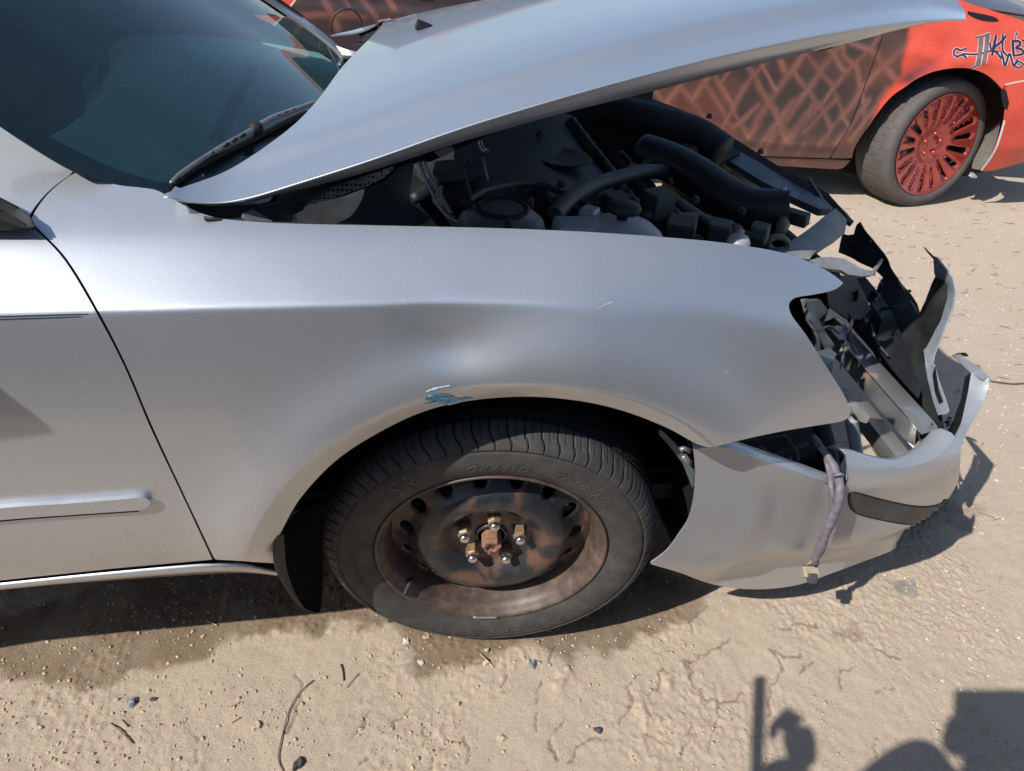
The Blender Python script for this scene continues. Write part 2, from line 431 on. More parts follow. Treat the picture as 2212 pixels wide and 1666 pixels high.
M = dict(
    silver=silver_paint(), plastic=silver_plastic(), ground=ground_mat(),
    black=simple('black_plastic', (.012, .013, .015), .6, bmp=.1, spec=.3),
    seam=simple('black_seam_rubber', (.008, .008, .009), .7),
    bay=simple('engine_bay_grime', (.014, .0155, .017), .65, var=.5, scale=14, bmp=.2),
    baygrey=simple('grey_bay_paint', (.12, .135, .145), .5, var=.3, scale=18, metal=.2),
    duct=simple('dusty_black_plastic', (.024, .0265, .029), .6, var=.4, scale=20, bmp=.15),
    rubber=simple('dusty_rubber_hose', (.019, .0215, .0245), .55, var=.3, scale=20),
    white=simple('translucent_white_plastic', (.27, .30, .335), .4, var=.12, scale=15),
    trim=simple('dark_grey_bumper_trim', (.055, .056, .056), .55, var=.3, scale=30, bmp=.1),
    tyre=tyre_mat('worn_dusty_tyre_rubber', (.052, .051, .051), (.105, .096, .088)),
    tyre2=tyre_mat('grey_dusty_tyre_rubber', (.095, .088, .085), (.135, .118, .102)),
    rust=rust_wheel(), barrel=dusty_barrel(),
    nut=rusty('yellowed_zinc_nut', (.31, .265, .19), (.23, .095, .035), .50, .5, .6, 70),
    hubnut=rusty('rusty_hub', (.21, .10, .065), (.28, .145, .095), .5, .85, .0, 90),
    chrome=simple('bright_nut_cap', (.62, .62, .62), .28, metal=1.0, var=.1),
    steel=rusty('galvanised_beam_steel', (.46, .46, .45), (.42, .19, .08), .68, .42, .75, 12),
    glass=glass('windshield_glass', (.48, .75, .73), (.17, .34, .37), .06), sideglass=glass('door_glass', (.12, .15, .16), amount=.05),
    dash=simple('dark_grey_dashboard', (.34, .45, .40), .75, var=.2, scale=60, bmp=.1),
    tape=simple('grey_harness_tape', (.165, .15, .175), .6, var=.25, scale=70, bmp=.3),
    conn=rusty('beige_connector', (.34, .28, .21), (.20, .08, .05), .6, .6, 0, 60),
    alu=simple('brushed_wiper_metal', (.30, .30, .30), .42, metal=.7, var=.15, scale=50),
    blue=simple('blue_paint_scrape', (.05, .42, 1.0), .5, var=.45, scale=160),
    primer=simple('pale_scratch', (.62, .66, .70), .6, var=.2, scale=150),
    perf=perforated(), torn=simple('torn_silver_plastic', (.40, .43, .48), .42, metal=.35, var=.12, scale=30, coat=.3),
    red=painted('spray_painted_red_car', .38, .35), redrim=simple('candy_red_wheel_paint', (.44, .065, .05), .27, metal=.6, var=.15, scale=20, coat=.8),
    liner=simple('grey_felt_liner', (.15, .135, .115), .95, var=.2, scale=60),
    ink=simple('purple_black_print', (.035, .022, .06), .5), inkedge=simple('pale_print_outline', (.70, .58, .60), .5, var=.15),
    inkgrey=simple('grey_print_fill', (.20, .12, .13), .5),
)

# ------------------------------------------------------------------ ground
def graded(a, b, step, grow, far):
    core = list(np.arange(a, b, step)); out_hi = []; s = step; x = core[-1]
    while x < far: s *= grow; x += s; out_hi.append(x)
    out_lo = []; s = step; x = core[0]
    while x > -far: s *= grow; x -= s; out_lo.append(x)
    return np.array(out_lo[::-1] + core + out_hi)
STAIN = [(-60, 1340), (-60, 1462), (0, 1467), (80, 1470), (178, 1495), (248, 1479), (287, 1460), (414, 1432), (471, 1400), (542, 1384), (589, 1365), (653, 1374), (694, 1361),
         (723, 1335), (782, 1357), (856, 1361), (885, 1394), (889, 1431), (911, 1464), (944, 1468), (977, 1438), (1061, 1438), (1094, 1409), (1150, 1387), (1216, 1412),
         (1238, 1438), (1260, 1412), (1301, 1409), (1390, 1385), (1470, 1350), (1530, 1310), (1545, 1270), (1300, 1200), (800, 1150), (400, 1200)]
CRACKS = [[(1529, 1310), (1500, 1326), (1492, 1345), (1496, 1362)], [(1580, 1380), (1560, 1386), (1530, 1408), (1489, 1426), (1496, 1445), (1489, 1467)],
          [(1489, 1467), (1529, 1511), (1551, 1516), (1554, 1547), (1538, 1583), (1530, 1620)], [(1609, 1493), (1590, 1510), (1569, 1516), (1551, 1516)],
          [(1667, 1395), (1680, 1420), (1694, 1449), (1663, 1484), (1665, 1542)], [(1094, 1440), (1094, 1468), (1086, 1490), (1091, 1501)],
          [(1168, 1468), (1162, 1500), (1157, 1530), (1161, 1578)], [(911, 1559), (918, 1580), (916, 1604), (936, 1629), (932, 1660)], [(1003, 1585), (1017, 1629), (1010, 1650)],
          [(966, 1615), (936, 1629)], [(1223, 1552), (1200, 1580), (1186, 1604), (1205, 1640)], [(640, 1455), (655, 1490), (640, 1540), (620, 1590)], [(1690, 1360), (1730, 1345), (1770, 1352)],
          [(760, 1590), (785, 1560), (800, 1530)], [(1340, 1560), (1365, 1520), (1355, 1480), (1380, 1450)], [(400, 1560), (430, 1600), (425, 1650)], [(1230, 1640), (1260, 1600), (1310, 1590)]]
_cr = random.Random(21)
for _i in range(13):
    _x, _y, _a = _cr.uniform(650, 1900), _cr.uniform(1390, 1650), _cr.uniform(0, 6.28); _L = [(_x, _y)]
    for _j in range(_cr.randint(2, 4)):
        _a += _cr.uniform(-.9, .9); _x += 22 * math.cos(_a); _y += 16 * math.sin(_a); _L.append((_x, _y))
    CRACKS.append(_L)
CLODS = [((1443, 1470), (1475, 1432), .010), ((1205, 1480), (1225, 1450), .012), ((1385, 1520), (1395, 1560), .008), ((1500, 1345), (1440, 1370), .006), ((880, 1440), (850, 1470), .006), ((1375, 1630), (1400, 1600), .008)]
PEB_GROUND = {}
def ground_height(x, y):
    near = 1 / (1 + (np.hypot(x - .1, y - .3) / 6) ** 4)
    h = (fbm(x * 2.6, y * 2.6, 3, 3) - .5) * .016
    h = h + ((fbm(x * 13, y * 13, 9, 3) - .5) * .006 + (fbm(x * 60, y * 60, 15, 3) - .5) * .0034 * (.35 + 1.3 * fbm(x * 4, y * 4, 19, 2)) + np.maximum(fbm(x * 130, y * 130, 31, 2) - .48, 0) * .013 * ss((fbm(x * 5, y * 5, 37, 2) - .3) / .4)) * near
    track = np.exp(-(((y - .10) / .16) ** 2)) * .55
    return h - .002 - .0
def build_ground():
    xs = graded(-1.15, 1.32, .0040, 1.055, 320); ys = graded(-.46, 1.05, .0040, 1.055, 320)
    X, Y = np.meshgrid(xs, ys); nx, ny = len(xs), len(ys)
    Z = ground_height(X, Y)
    V = np.stack([X, Y, Z], -1).reshape(-1, 3)
    foc = (X > -1.3) & (X < 3.6) & (Y > -.6) & (Y < 3.2)
    idx = np.where(foc.ravel())[0]
    px = proj(V[idx] * [1, 1, 0])
    gx = V[idx, 0]; gy = V[idx, 1]
    jx = px[:, 0] + (fbm(gx * 22, gy * 22, 41, 4) - .5) * 60; jy = px[:, 1] + (fbm(gx * 22, gy * 22, 47, 4) - .5) * 60
    st = inside(jx, jy, STAIN); nearst = (jy > 1120) & (jy < 1560) & (jx < 1700); sd_ = np.full(len(idx), 99.0); sd_[nearst] = seg_dist(jx[nearst], jy[nearst], STAIN + STAIN[:1]); sd_ = np.where(st, sd_, -sd_)
    st = ss((sd_ + 9) / 26) * (.85 + .9 * (fbm(gx * 11, gy * 11, 51, 4) - .42))
    st = np.clip(st, 0, 1)
    for cx, cy, r in ((1900, 1095, 55), (1835, 1370, 32), (2075, 1110, 45), (1840, 1372, 20), (1945, 1260, 26)):
        st = np.maximum(st, np.clip(1.1 - np.hypot(jx - cx, (jy - cy) * 1.3) / r, 0, .45))
    cr = np.zeros(len(idx))
    qx = px[:, 0] + (fbm(gx * 70, gy * 70, 61, 2) - .5) * 16; qy = px[:, 1] + (fbm(gx * 70, gy * 70, 67, 2) - .5) * 16
    for L in CRACKS:
        L = np.array(L, float); bb = (qx > L[:, 0].min() - 15) & (qx < L[:, 0].max() + 15) & (qy > L[:, 1].min() - 15) & (qy < L[:, 1].max() + 15)
        d = seg_dist(qx[bb], qy[bb], [tuple(p) for p in L]); cr[bb] = np.maximum(cr[bb], np.clip(1.15 - d / (1.9 + 1.2 * vnoise(gx[bb] * 30, gy[bb] * 30, 5)), 0, 1))
    zadd = -cr * .004
    for a, b, h in CLODS:
        d = seg_dist(qx, qy, [a, b]); zadd += h * np.exp(-(d / 11) ** 2) * (fbm(gx * 90, gy * 90, 71, 3) + .2)
    V[idx, 2] += zadd
    colr = np.zeros((len(V), 4), np.float32); colr[:, 3] = 1
    colr[idx, 0] = st; colr[idx, 1] = np.clip(cr * .8, 0, .6)
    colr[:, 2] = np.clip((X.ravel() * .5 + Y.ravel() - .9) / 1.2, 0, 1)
    me = bpy.data.meshes.new('ground')
    I = np.arange(nx * ny).reshape(ny, nx)
    Q = np.stack([I[:-1, :-1], I[:-1, 1:], I[1:, 1:], I[1:, :-1]], -1).reshape(-1, 4)
    me.vertices.add(len(V)); me.vertices.foreach_set('co', V.astype(np.float32).ravel())
    me.loops.add(Q.size); me.loops.foreach_set('vertex_index', Q.astype(np.int32).ravel())
    me.polygons.add(len(Q)); me.polygons.foreach_set('loop_start', np.arange(0, Q.size, 4, dtype=np.int32)); me.polygons.foreach_set('loop_total', np.full(len(Q), 4, np.int32))
    me.polygons.foreach_set('use_smooth', np.ones(len(Q), bool))
    me.update(calc_edges=True); me.materials.append(M['ground'])
    a = me.color_attributes.new('paint', 'FLOAT_COLOR', 'POINT'); a.data.foreach_set('color', colr.ravel())
    o = bpy.data.objects.new('ground', me); COL.objects.link(o); o['kind'] = 'structure'
build_ground()
def gz(x, y): return float(ground_height(np.array([x]), np.array([y]))[0])

# ------------------------------------------------------------------ silver wrecked car: surfaces
def y_plan(x, A=.98, n=4.5, B=.96):
    t = np.clip((x - .2) / A, 0, .9995) ** n
    return .90 - B * (1 - t) ** (1 / n)
def sp(d, w): return (d + np.sqrt(d * d + w * w)) / 2
def z_crease(x): return .919 - .6 * np.maximum(0, x - .2) ** 2
def y_side(x, z):
    b = y_plan(x); zc = z_crease(x)
    y = b - .015 + .085 * ss((.60 - z) / .36) ** 1.3
    y = y + .018 * (np.maximum(z - .68, 0) / .24) ** 2
    r = np.hypot(x - .01, z - .367)
    fa = .022 + .022 * ss((x + .10) / .22); fd = .065 + .035 * ss((x + .10) / .22)
    fl = np.where(r > .443, -fa * np.exp(-((r - .443) / fd) ** 2), -fa + (.443 - r) / .048 * .030)
    fl = np.where(r < .30, 0, fl) * ss((z - .33) / .16)
    y = y + fl
    y = y + .012 * np.exp(-((x + .095 + (z - .85) * .45) / .060) ** 2 - ((z - .855) / .045) ** 2) - .004 * np.exp(-((x + .03) / .06) ** 2 - ((z - .82) / .04) ** 2)
    w = .0025 + .040 * ss((x - .0) / .5)
    y = y + 1.22 * sp(z - zc, w)
    zt = .982 - .35 * np.maximum(0, x - .1) ** 2
    y = y + .9 * sp(z - zt, .012)
    return y
def G_side(x, y, z): return y - y_side(x, z)
def G_side_off(d): return lambda x, y, z: y + d - y_side(x, z)

sedan = root('wrecked_sedan', 'silver wrecked sedan with raised hood, smashed front corner and bare steel wheel', 'car', (0, .85, 0))

# front fender
fender_top = S((165, 373), (200, 384), (250, 399), (300, 405), (330, 409), (345, 414)) + S((368, 427), (395, 442), (430, 459), (470, 471), (520, 477), (600, 482), (700, 485), (900, 489), (1100, 494), (1300, 503), (1500, 518), (1600, 530), (1690, 546), (1760, 571), (1800, 594), (1821, 611))
lamp_edge = S((1821, 613), (1800, 627), (1760, 636), (1728, 641), (1712, 647), (1704, 661), (1713, 686), (1740, 722), (1790, 800), (1822, 852), (1835, 880))
low_front = S((1837, 890), (1832, 902), (1815, 911), (1760, 920), (1700, 930), (1640, 942), (1580, 956), (1543, 966))
arch = S((1536, 967), (1505, 959), (1440, 924), (1350, 889), (1250, 866), (1130, 857), (1000, 868), (900, 895), (800, 945), (720, 1000), (650, 1075), (612, 1140), (596, 1180), (592, 1217))
sill_f = [(560, 1215), (520, 1212), (466, 1209)]
gap_r = S((462, 1205), (402, 1078), (332, 928), (272, 788), (208, 664), (143, 558), (80, 492), (69, 474)) + S((69, 470), (84, 444), (108, 415), (138, 389), (160, 375))
_th = np.linspace(math.radians(200), math.radians(-40), 90)
_fx = .01 + .443 * np.cos(_th); _fz = .367 + .443 * np.sin(_th)
flare_px = proj(np.stack([_fx, y_side(_fx, _fz), _fz], 1))
flare_px2 = proj(np.stack([_fx * 1.012, y_side(_fx * 1.012, .367 + (_fz - .367) * 1.012), .367 + (_fz - .367) * 1.012], 1))
_cx = np.linspace(-.54, .2, 60); crease_px = [proj(np.stack([_cx, y_side(_cx, z_crease(_cx) + o), z_crease(_cx) + o], 1)) for o in (-.0035, .0, .0035)]
panel('front_fender', fender_top + lamp_edge + low_front + arch + sill_f + gap_r, G_side, M['silver'], sedan, step=6.5, thick=.0016, lines=[flare_px] + crease_px)
# inner flange that shows the sheet edge round the arch
rows = []
ap = np.array(hit([p[:2] for p in arch], G_side))
rows = [ap + [0, .003, .003], ap + [0, .02, .007], ap + [0, .05, .014]]
loft('arch_flange', rows, M['bay'], sedan)

# door, with its gap, moulding and pinstripes
door_edge = S((458.5, 1209), (398.5, 1080), (327.5, 930), (267.5, 790), (203.5, 668), (138.5, 561), (74.5, 494))
panel('front_door', [(-700, 492), (-300, 493), (0, 493), (60, 493)] + door_edge[::-1] + [(250, 1228), (0, 1254), (-300, 1285), (-900, 1345), (-900, 900)], G_side, M['silver'], sedan, step=12, thick=.0016)
panel('door_moulding', S((-400, 1133), (0, 1098), (150, 1088), (296, 1076)) + S((312, 1076), (322, 1081), (324, 1089), (316, 1098), (300, 1103)) + S((150, 1113), (0, 1124), (-400, 1160)), G_side_off(.008), M['silver'], sedan, step=9, thick=.008)
panel('door_moulding_shadow_gap', S((-400, 1160), (0, 1124), (150, 1113), (300, 1103)) + S((300, 1106), (150, 1116), (0, 1127.5), (-400, 1164)), G_side_off(.004), M['seam'], sedan, step=9, thick=.003)
panel('pinstripe', [(-400, 690), (0, 683), (120, 679.5), (190, 678), (190, 679.5), (120, 681.5), (0, 685.2), (-400, 692)], G_side_off(.0009), M['seam'], sedan, step=10, thick=.0004)
panel('pinstripe', [(-400, 697), (0, 689.5), (120, 685.5), (175, 683.5), (175, 684.5), (120, 687), (0, 691.2), (-400, 699)], G_side_off(.0009), M['seam'], sedan, step=10, thick=.0004)
# body behind the panel gaps
panel('inner_body_side', [(-400, 430), (60, 440), (160, 372), (240, 420), (240, 640), (520, 1000), (560, 1060), (520, 1222), (250, 1240), (-400, 1300)], G_side_off(-.022), M['seam'], sedan, step=26, thick=.004)

# rocker
top = line3([(-700, 1325, .02), (0, 1256, .0), (250, 1230, -.004), (465, 1211.5, -.006), (540, 1213.5, -.002), (596, 1221, .03)], 40)
mid = line3([(-700, 1334, -.02), (0, 1260, -.036), (250, 1234.5, -.038), (465, 1216.5, -.038), (540, 1219, -.03), (598, 1232, .0)], 40)
bot = line3([(-700, 1345, .055), (0, 1273, .05), (250, 1252, .048), (465, 1238, .048), (540, 1237, .05), (602, 1242, .06)], 40)
und = bot + np.array([0, .10, .005])
rocker_rows = resample(np.array([top + [0, .03, .004], top, (top + mid) / 2 + [0, -.004, .001], mid, (mid + bot) / 2 + [0, -.006, 0], bot, und]).transpose(1, 0, 2).reshape(40, -1), 40).reshape(40, 7, 3).transpose(1, 0, 2)
loft('rocker_panel', list(rocker_rows), M['silver'], sedan, thick=.0015)

# A pillar, door window corner
panel('a_pillar', [(-260, 160), (-120, 215)] + S((0, 274), (60, 314), (120, 351), (157, 371)) + S((150, 379), (128, 394), (100, 418), (76, 446), (63, 466)) + [(40, 452), (0, 431), (-260, 300)], G_side, M['silver'], sedan, step=9, thick=.002)
patch('pillar_seal', S((-260, 302, .118), (0, 431, .058), (40, 452, .05), (64, 468, .038)) + [(74, 490, .022), (60, 491, .022)] + S((56, 484, .03), (0, 452, .06), (-260, 322, .115)), M['seam'], sedan, step=10, thick=.004)
patch('door_window', [(-260, 318, .12), (0, 450, .065), (58, 484, .035), (66, 492, .02), (0, 493, .02), (-260, 493, .02)], M['sideglass'], sedan, step=14, thick=.003)
patch('window_sill_strip', [(-260, 489, .03), (0, 488.5, .03), (70, 488.5, .03), (74, 494, .026), (0, 495, .026), (-260, 496, .026)], M['seam'], sedan, step=10, thick=.004)

# windshield, dash, roof
def x_base(y): return -.47 + .19 * (1 - np.clip(np.abs((y - .87) / .80), 0, 1.3) ** 2.2)
GL_Z0, GL_S = 0.962, .62
def z_glass(x, y): return GL_Z0 + GL_S * (x_base(y) - x) - .03 * np.maximum(0, x_base(y) - x) ** 2 - .022 * ((y - .87) / .75) ** 2 * np.clip((x_base(y) - x) / .6, 0, 1) + .040 * ss((y - .95) / .55)
def G_glass(x, y, z): return z_glass(x, y) - z
hdr = proj([(-1.12, yy, z_glass(-1.12, yy)) for yy in (1.42, 1.15, .87, .6, .32)])
vis = S((-200, 165), (0, 273), (60, 313), (120, 350), (165, 373), (210, 388), (250, 400), (300, 406), (340, 414), (360, 428)) + [(420, 432), (470, 400), (560, 345), (650, 285), (745, 165)] + S((748, 150), (735, 128), (700, 95), (650, 60), (600, 27), (560, 0), (480, -48))
panel('windshield', vis + [tuple(p) for p in hdr], G_glass, M['glass'], sedan, step=11, thick=0, rng=(.25, 3.2))
panel('windshield_frit', S((-100, 222), (0, 273), (60, 313), (120, 350), (165, 373), (210, 388), (250, 400), (300, 406), (340, 414), (360, 428)) + [(420, 432), (470, 400), (560, 345), (640, 280), (662, 250)] + S((640, 250), (560, 296), (480, 340), (430, 368), (390, 394)) + S((345, 394), (280, 375), (220, 352), (150, 318), (110, 296), (60, 270), (0, 235), (-100, 185)), lambda x, y, z: z_glass(x, y) - .006 - z, simple('black_glass_border', (.012, .016, .018), .8, var=.5, scale=50, spec=.1), sedan, step=16, thick=0)
gx = np.linspace(-1.15, -.25, 24); gy = np.linspace(.06, 1.72, 24)
V = []; F = []
for i, yy in enumerate(gy):
    for j in range(24):
        t = j / 23; xx = x_base(yy) + .06 - t * .70; V.append((xx, yy, .915 + .035 * math.sin(t * 3) - (0.12 * max(0, t - .8) / .2)))
F = [(i * 24 + j, i * 24 + j + 1, (i + 1) * 24 + j + 1, (i + 1) * 24 + j) for i in range(23) for j in range(23)]
mesh('dashboard', V, F, M['dash'], sedan)
box('dash_vent', (-.50, .55, .945), (-.475, 1.15, .9535), M['trim'], sedan, .003)
wheel_path = [(-.98 + .06 * math.cos(a), 1.2 + .19 * math.cos(a), .93 + .19 * math.sin(a)) for a in np.linspace(0, 2 * math.pi, 30)]
tube('steering_wheel', wheel_path, .016, M['black'], sedan, 10)
roof = []
for t in np.linspace(0, 1, 14):
    x = -.97 - 1.45 * t; z = 1.45 + .06 * math.sin(min(1, t * 1.6) * 1.4)
    roof.append([(x, yy, z - .05 * abs((yy - .87) / .62) ** 3) for yy in np.linspace(.25, 1.49, 16)])
loft('roof', roof, M['silver'], sedan, thick=.02)
loft('far_a_pillar', [line3([(755, 158, 1.52), (735, 126, 1.54), (700, 92, 1.55), (650, 55, 1.55), (560, -6, 1.55), (420, -90, 1.50)], 26), line3([(762, 152, 1.57), (741, 120, 1.59), (706, 86, 1.6), (656, 48, 1.6), (566, -13, 1.60), (426, -98, 1.54)], 26)], M['silver'], sedan, thick=.01)
box('far_door_trim', (-2.2, 1.56, .42), (-.55, 1.64, 1.02), M['black'], sedan, .02)
loft('far_door_glass', [[(x, 1.60, 1.0) for x in (-2.2, -1.4, -.38)], [(x, 1.48, 1.40) for x in (-2.2, -1.6, -.95)]], M['sideglass'], sedan, thick=.004)
seat = simple('dark_seat_cloth', (.05, .05, .055), .9)
for yy in (.45, 1.25):
    V, F = box_geo((-1.45, yy, .78), (.09, 0, .02), (0, .23, 0), (-.08, 0, .36)); bevel(mesh('seat_backrest', V, F, seat, sedan, False), .05, 3)
box('cabin_floor', (-2.2, .12, .38), (-.5, 1.62, .42), M['black'], sedan, 0)
box('far_door', (-2.2, 1.66, .35), (-.5, 1.74, .93), M['silver'], sedan, .02)
loft('far_pillar_trim', [[(x, 1.535, z) for x, z in ((-1.1, 1.27), (-.80, 1.14), (-.62, 1.055), (-.47, .985), (-.34, .92), (-.20, .86))], [(x, 1.56, .5) for x in (-1.1, -.80, -.62, -.47, -.34, -.20)]], M['black'], sedan, thick=.01)
loft('near_door_glass', [[(x, .10, 1.0) for x in (-2.2, -1.4, -.74)], [(x, .27, 1.41) for x in (-2.2, -1.6, -1.02)]], M['sideglass'], sedan, thick=.004)
box('near_door_trim', (-2.2, .06, .42), (-.60, .09, .95), M['black'], sedan, .01)
box('firewall', (-.52, .1, .35), (-.49, 1.66, .93), M['bay'], sedan, 0)
box('underbody', (-2.4, .14, .30), (.60, 1.60, .345), M['black'], sedan, 0)
# rear part of the near side (beyond the frame)
loft('rear_door', [[(x, y_side(np.array(-.9), np.array(z)) + .0, z) for x in np.linspace(-2.3, -1.32, 12)] for z in (.33, .45, .6, .75, .88, .918, .94, .98)], M['silver'], sedan, thick=.003, flip=True)
box('b_pillar', (-1.62, .06, .96), (-1.52, .12, 1.36), M['seam'], sedan, .01)
for z0 in (1.0,):
    V = [(-1.045, -.290, 1.192), (-1.045, -.08, 1.18), (-1.135, -.075, 1.34), (-1.145, -.275, 1.34), (-1.19, -.295, 1.192), (-1.19, -.08, 1.18), (-1.21, -.075, 1.345), (-1.21, -.285, 1.345)]
    bevel(mesh('side_mirror', V, [(0, 1, 2, 3), (7, 6, 5, 4), (0, 4, 5, 1), (2, 6, 7, 3), (1, 5, 6, 2), (0, 3, 7, 4)], M['silver'], sedan, False), .018, 4)
    tube('mirror_arm', [(-1.13, -.10, 1.20), (-1.06, .03, 1.08)], .022, M['black'], sedan)

# cowl and wiper
panel('cowl_panel', [(352, 424), (374, 398), (470, 342), (560, 298), (650, 252), (690, 240), (700, 300), (560, 400), (420, 440)], lambda x, y, z: z_glass(x, y) - .012 + .0 * x - z, M['black'], sedan, step=14, thick=.004)
def glass_pts(pts, lift): return hit(pts, lambda x, y, z: z_glass(x, y) + lift - z)
tube('wiper_blade', smooth3(glass_pts([(374, 399), (400, 376), (440, 352), (500, 322), (560, 293), (620, 262), (660, 244)], .008)), .0055, M['seam'], sedan, 8)
tube('wiper_bridge', smooth3(glass_pts([(370, 396), (378, 386), (410, 362), (440, 342), (468, 325)], .020)), [.003] * 8 + [.004] * 17, M['alu'], sedan, 8)
def strap(name, pts, w, lift):
    q = np.array(S(*pts, k=6)); t = np.gradient(q, axis=0); t /= np.linalg.norm(t, axis=1)[:, None]; n = np.stack([-t[:, 1], t[:, 0]], 1) * w
    return loft(name, [glass_pts(q - n, lift - .004), glass_pts(q - n * .8, lift), glass_pts(q + n * .8, lift), glass_pts(q + n, lift - .004)], M['alu'], sedan, thick=.002)
wiper = strap('wiper_arm', [(464, 327), (490, 312), (520, 295), (548, 279)], 3.6, .030)
wiper2 = strap('wiper_arm', [(560, 270), (590, 254), (620, 243), (655, 231), (680, 222)], 3.8, .034)
lathe('wiper_pivot', [(.012, -.008), (.012, .004), (.009, .008), (.0001, .009)], 16, glass_pts([(553, 276)], .028)[0], M['seam'], sedan)
for (a, b), par in ((((486, 315), (494, 310)), wiper), (((503, 305), (511, 300)), wiper), (((520, 295), (529, 290)), wiper), (((598, 252), (606, 249)), wiper2), (((614, 246), (622, 243)), wiper2), (((630, 240), (638, 237)), wiper2)):
    c = glass_pts([a, b], .0335); tube('arm_slot', [c[0], c[1]], .0026, M['seam'], par, 8)

# ------------------------------------------------------------------ hood
hood_edge = [(352, 424, .055), (365, 424, .055), (400, 433, .06), (470, 437, .065), (540, 426, .065), (640, 396, .065), (800, 345, .065), (1000, 275, .07), (1200, 214, .075), (1400, 159, .085), (1600, 110, .105), (1800, 70, .135), (1950, 48, .17), (2035, 42, .205), (2085, 41, .235)]
HE = line3(hood_edge, 160)
zn_x = HE[:, 0]; zn_z = HE[:, 2]; zn_y = HE[:, 1]
def z_hood(x, y):
    zn = np.interp(x, zn_x, zn_z) + np.where(x > zn_x[-1], (x - zn_x[-1]) * -.10, 0) + np.where(x < zn_x[0], (x - zn_x[0]) * .25, 0)
    yn = np.interp(x, zn_x, zn_y); zf = .972 + .245 * (x + .3) - .5 * np.maximum(0, x - .55) ** 2
    v = (y - yn) / (1.50 - yn)
    z = zn + (zf - zn) * v + .040 * (1 - (2 * np.clip(v, -.05, 1.05) - 1) ** 2)
    d = y - yn
    z = z + .013 * ss((d - .065) / .075) * (1 - .8 * ss((d - .15) / .40))
    return z
def G_hood(x, y, z): return z_hood(x, y) - z
front_w = [(z) for z in ()]
nose = proj([(xx, yy, z_hood(np.array(xx), np.array(yy))) for xx, yy in ((.79, .42), (.83, .65), (.84, .9), (.80, 1.25))])
farside = proj([(xx, 1.48, z_hood(np.array(xx), np.array(1.48))) for xx in (.7, .5, .3, .2)])
rear_edge = S((353, 424), (358, 418), (400, 403), (470, 378), (520, 352), (580, 312), (640, 265), (690, 211), (735, 150), (770, 112), (800, 82), (822, 58), (829, 47)) 
hood_out = [(p[0], p[1]) for p in S(*[(a, b) for a, b, c in hood_edge])] + S((2086, 36), (2083, 24), (2074, 8), (2058, -10)) + [tuple(p) for p in nose] + [tuple(p) for p in farside] + S((1040, 1), (960, 16), (900, 30), (870, 38), (832, 46)) + rear_edge[::-1][1:-1]
panel('hood', hood_out, G_hood, M['silver'], sedan, step=10, thick=.0015, rng=(.5, 4.0))
lowE = line3([(360, 426, .062), (400, 437, .068), (470, 443, .078), (540, 436, .080), (640, 412, .083), (800, 370, .085), (1000, 306, .09), (1200, 249, .095), (1400, 200, .105), (1600, 149, .125), (1800, 101, .155), (1950, 63, .19), (2030, 47, .215), (2075, 42, .235)], 160)
HEe = HE.copy()
inn = lowE + np.array([0, .05, -.004])
loft('hood_edge_flange', [HEe + [0, 0, -.0008], HEe * .5 + lowE * .5 + [0, -.002, 0], lowE, inn], M['silver'], sedan, thick=.0)
ins = []
tube('hood_hem', HE + np.array([0, 0, -.0012]), .0016, M['silver'], sedan, 8)
for t in np.linspace(0, .80, 30):
    k = int(t * 159); ins.append([(xx, yy, float(z_hood(np.array(xx), np.array(yy))) - .04) for yy in np.linspace(HE[k, 1] + .05, 1.40, 20) for xx in [max(HE[k, 0], x_base(yy) + .10)]])
loft('hood_liner', ins, M['black'], sedan)
# far rear wing of the hood
patch('hood', [(714, 76, 1.42), (760, 66, 1.45), (832, 46, 1.46), (900, 29, 1.47)] + [(900, 34, 1.42), (850, 42, 1.39)] + S((822, 46, 1.38), (805, 56, 1.38), (790, 64, 1.39), (770, 70, 1.40), (740, 74, 1.41)), M['silver'], sedan, step=8, thick=.004).name = 'hood_wing'
patch('hood_hinge', [(770, 72, 1.42), (795, 64, 1.41), (826, 48, 1.40), (834, 52, 1.36), (830, 70, 1.34), (806, 92, 1.34), (788, 92, 1.36), (772, 86, 1.40), (780, 78, 1.42)], M['black'], sedan, step=8, thick=.02)
patch('far_fender', [(724, 98, 1.58), (745, 106, 1.56), (770, 112, 1.55), (800, 118, 1.54), (795, 138, 1.5), (770, 138, 1.5), (748, 128, 1.54), (732, 112, 1.56)], M['silver'], sedan, step=8, thick=.01)
tube('far_wiper_arm', [at(728, 160, Y=1.38), at(736, 138, Y=1.4), at(742, 126, Y=1.42), at(792, 128, Y=1.4)], [.008, .010, .010, .006], M['alu'], sedan, 8)
patch('wiper_tag', [(731, 141, 1.38), (744, 146, 1.38), (738, 163, 1.36), (726, 160, 1.36)], M['white'], sedan, step=8, thick=.003)
loop = [at(*p, Y=1.55) for p in [(720, 78), (716, 60), (718, 44), (726, 30), (738, 21), (750, 19), (762, 22), (772, 30), (779, 42), (781, 54)]]
tube('loose_wire_loop', smooth3(loop), .0028, simple('dark_red_wire', (.05, .012, .01), .5), sedan, 8)
for (px, py, r) in ((918, 60, 13), (922, 1, 14)):
    c = hit([(px, py)], G_hood)[0]; s = r / 600
    V = [c + np.array(v) * s for v in ((-1.1, -.9, -.1), (-1.0, .9, -.1), (1.3, .5, -.1), (1.3, -.5, -.1), (-.8, -.6, .75), (-.7, .6, .75), (.6, .2, .35), (.6, -.2, .35))]
    F = [(0, 1, 5, 4), (1, 2, 6, 5), (2, 3, 7, 6), (3, 0, 4, 7), (4, 5, 6, 7), (3, 2, 1, 0)]
    bevel(mesh('washer_nozzle', V, F, M['black'], sedan, True), .003)

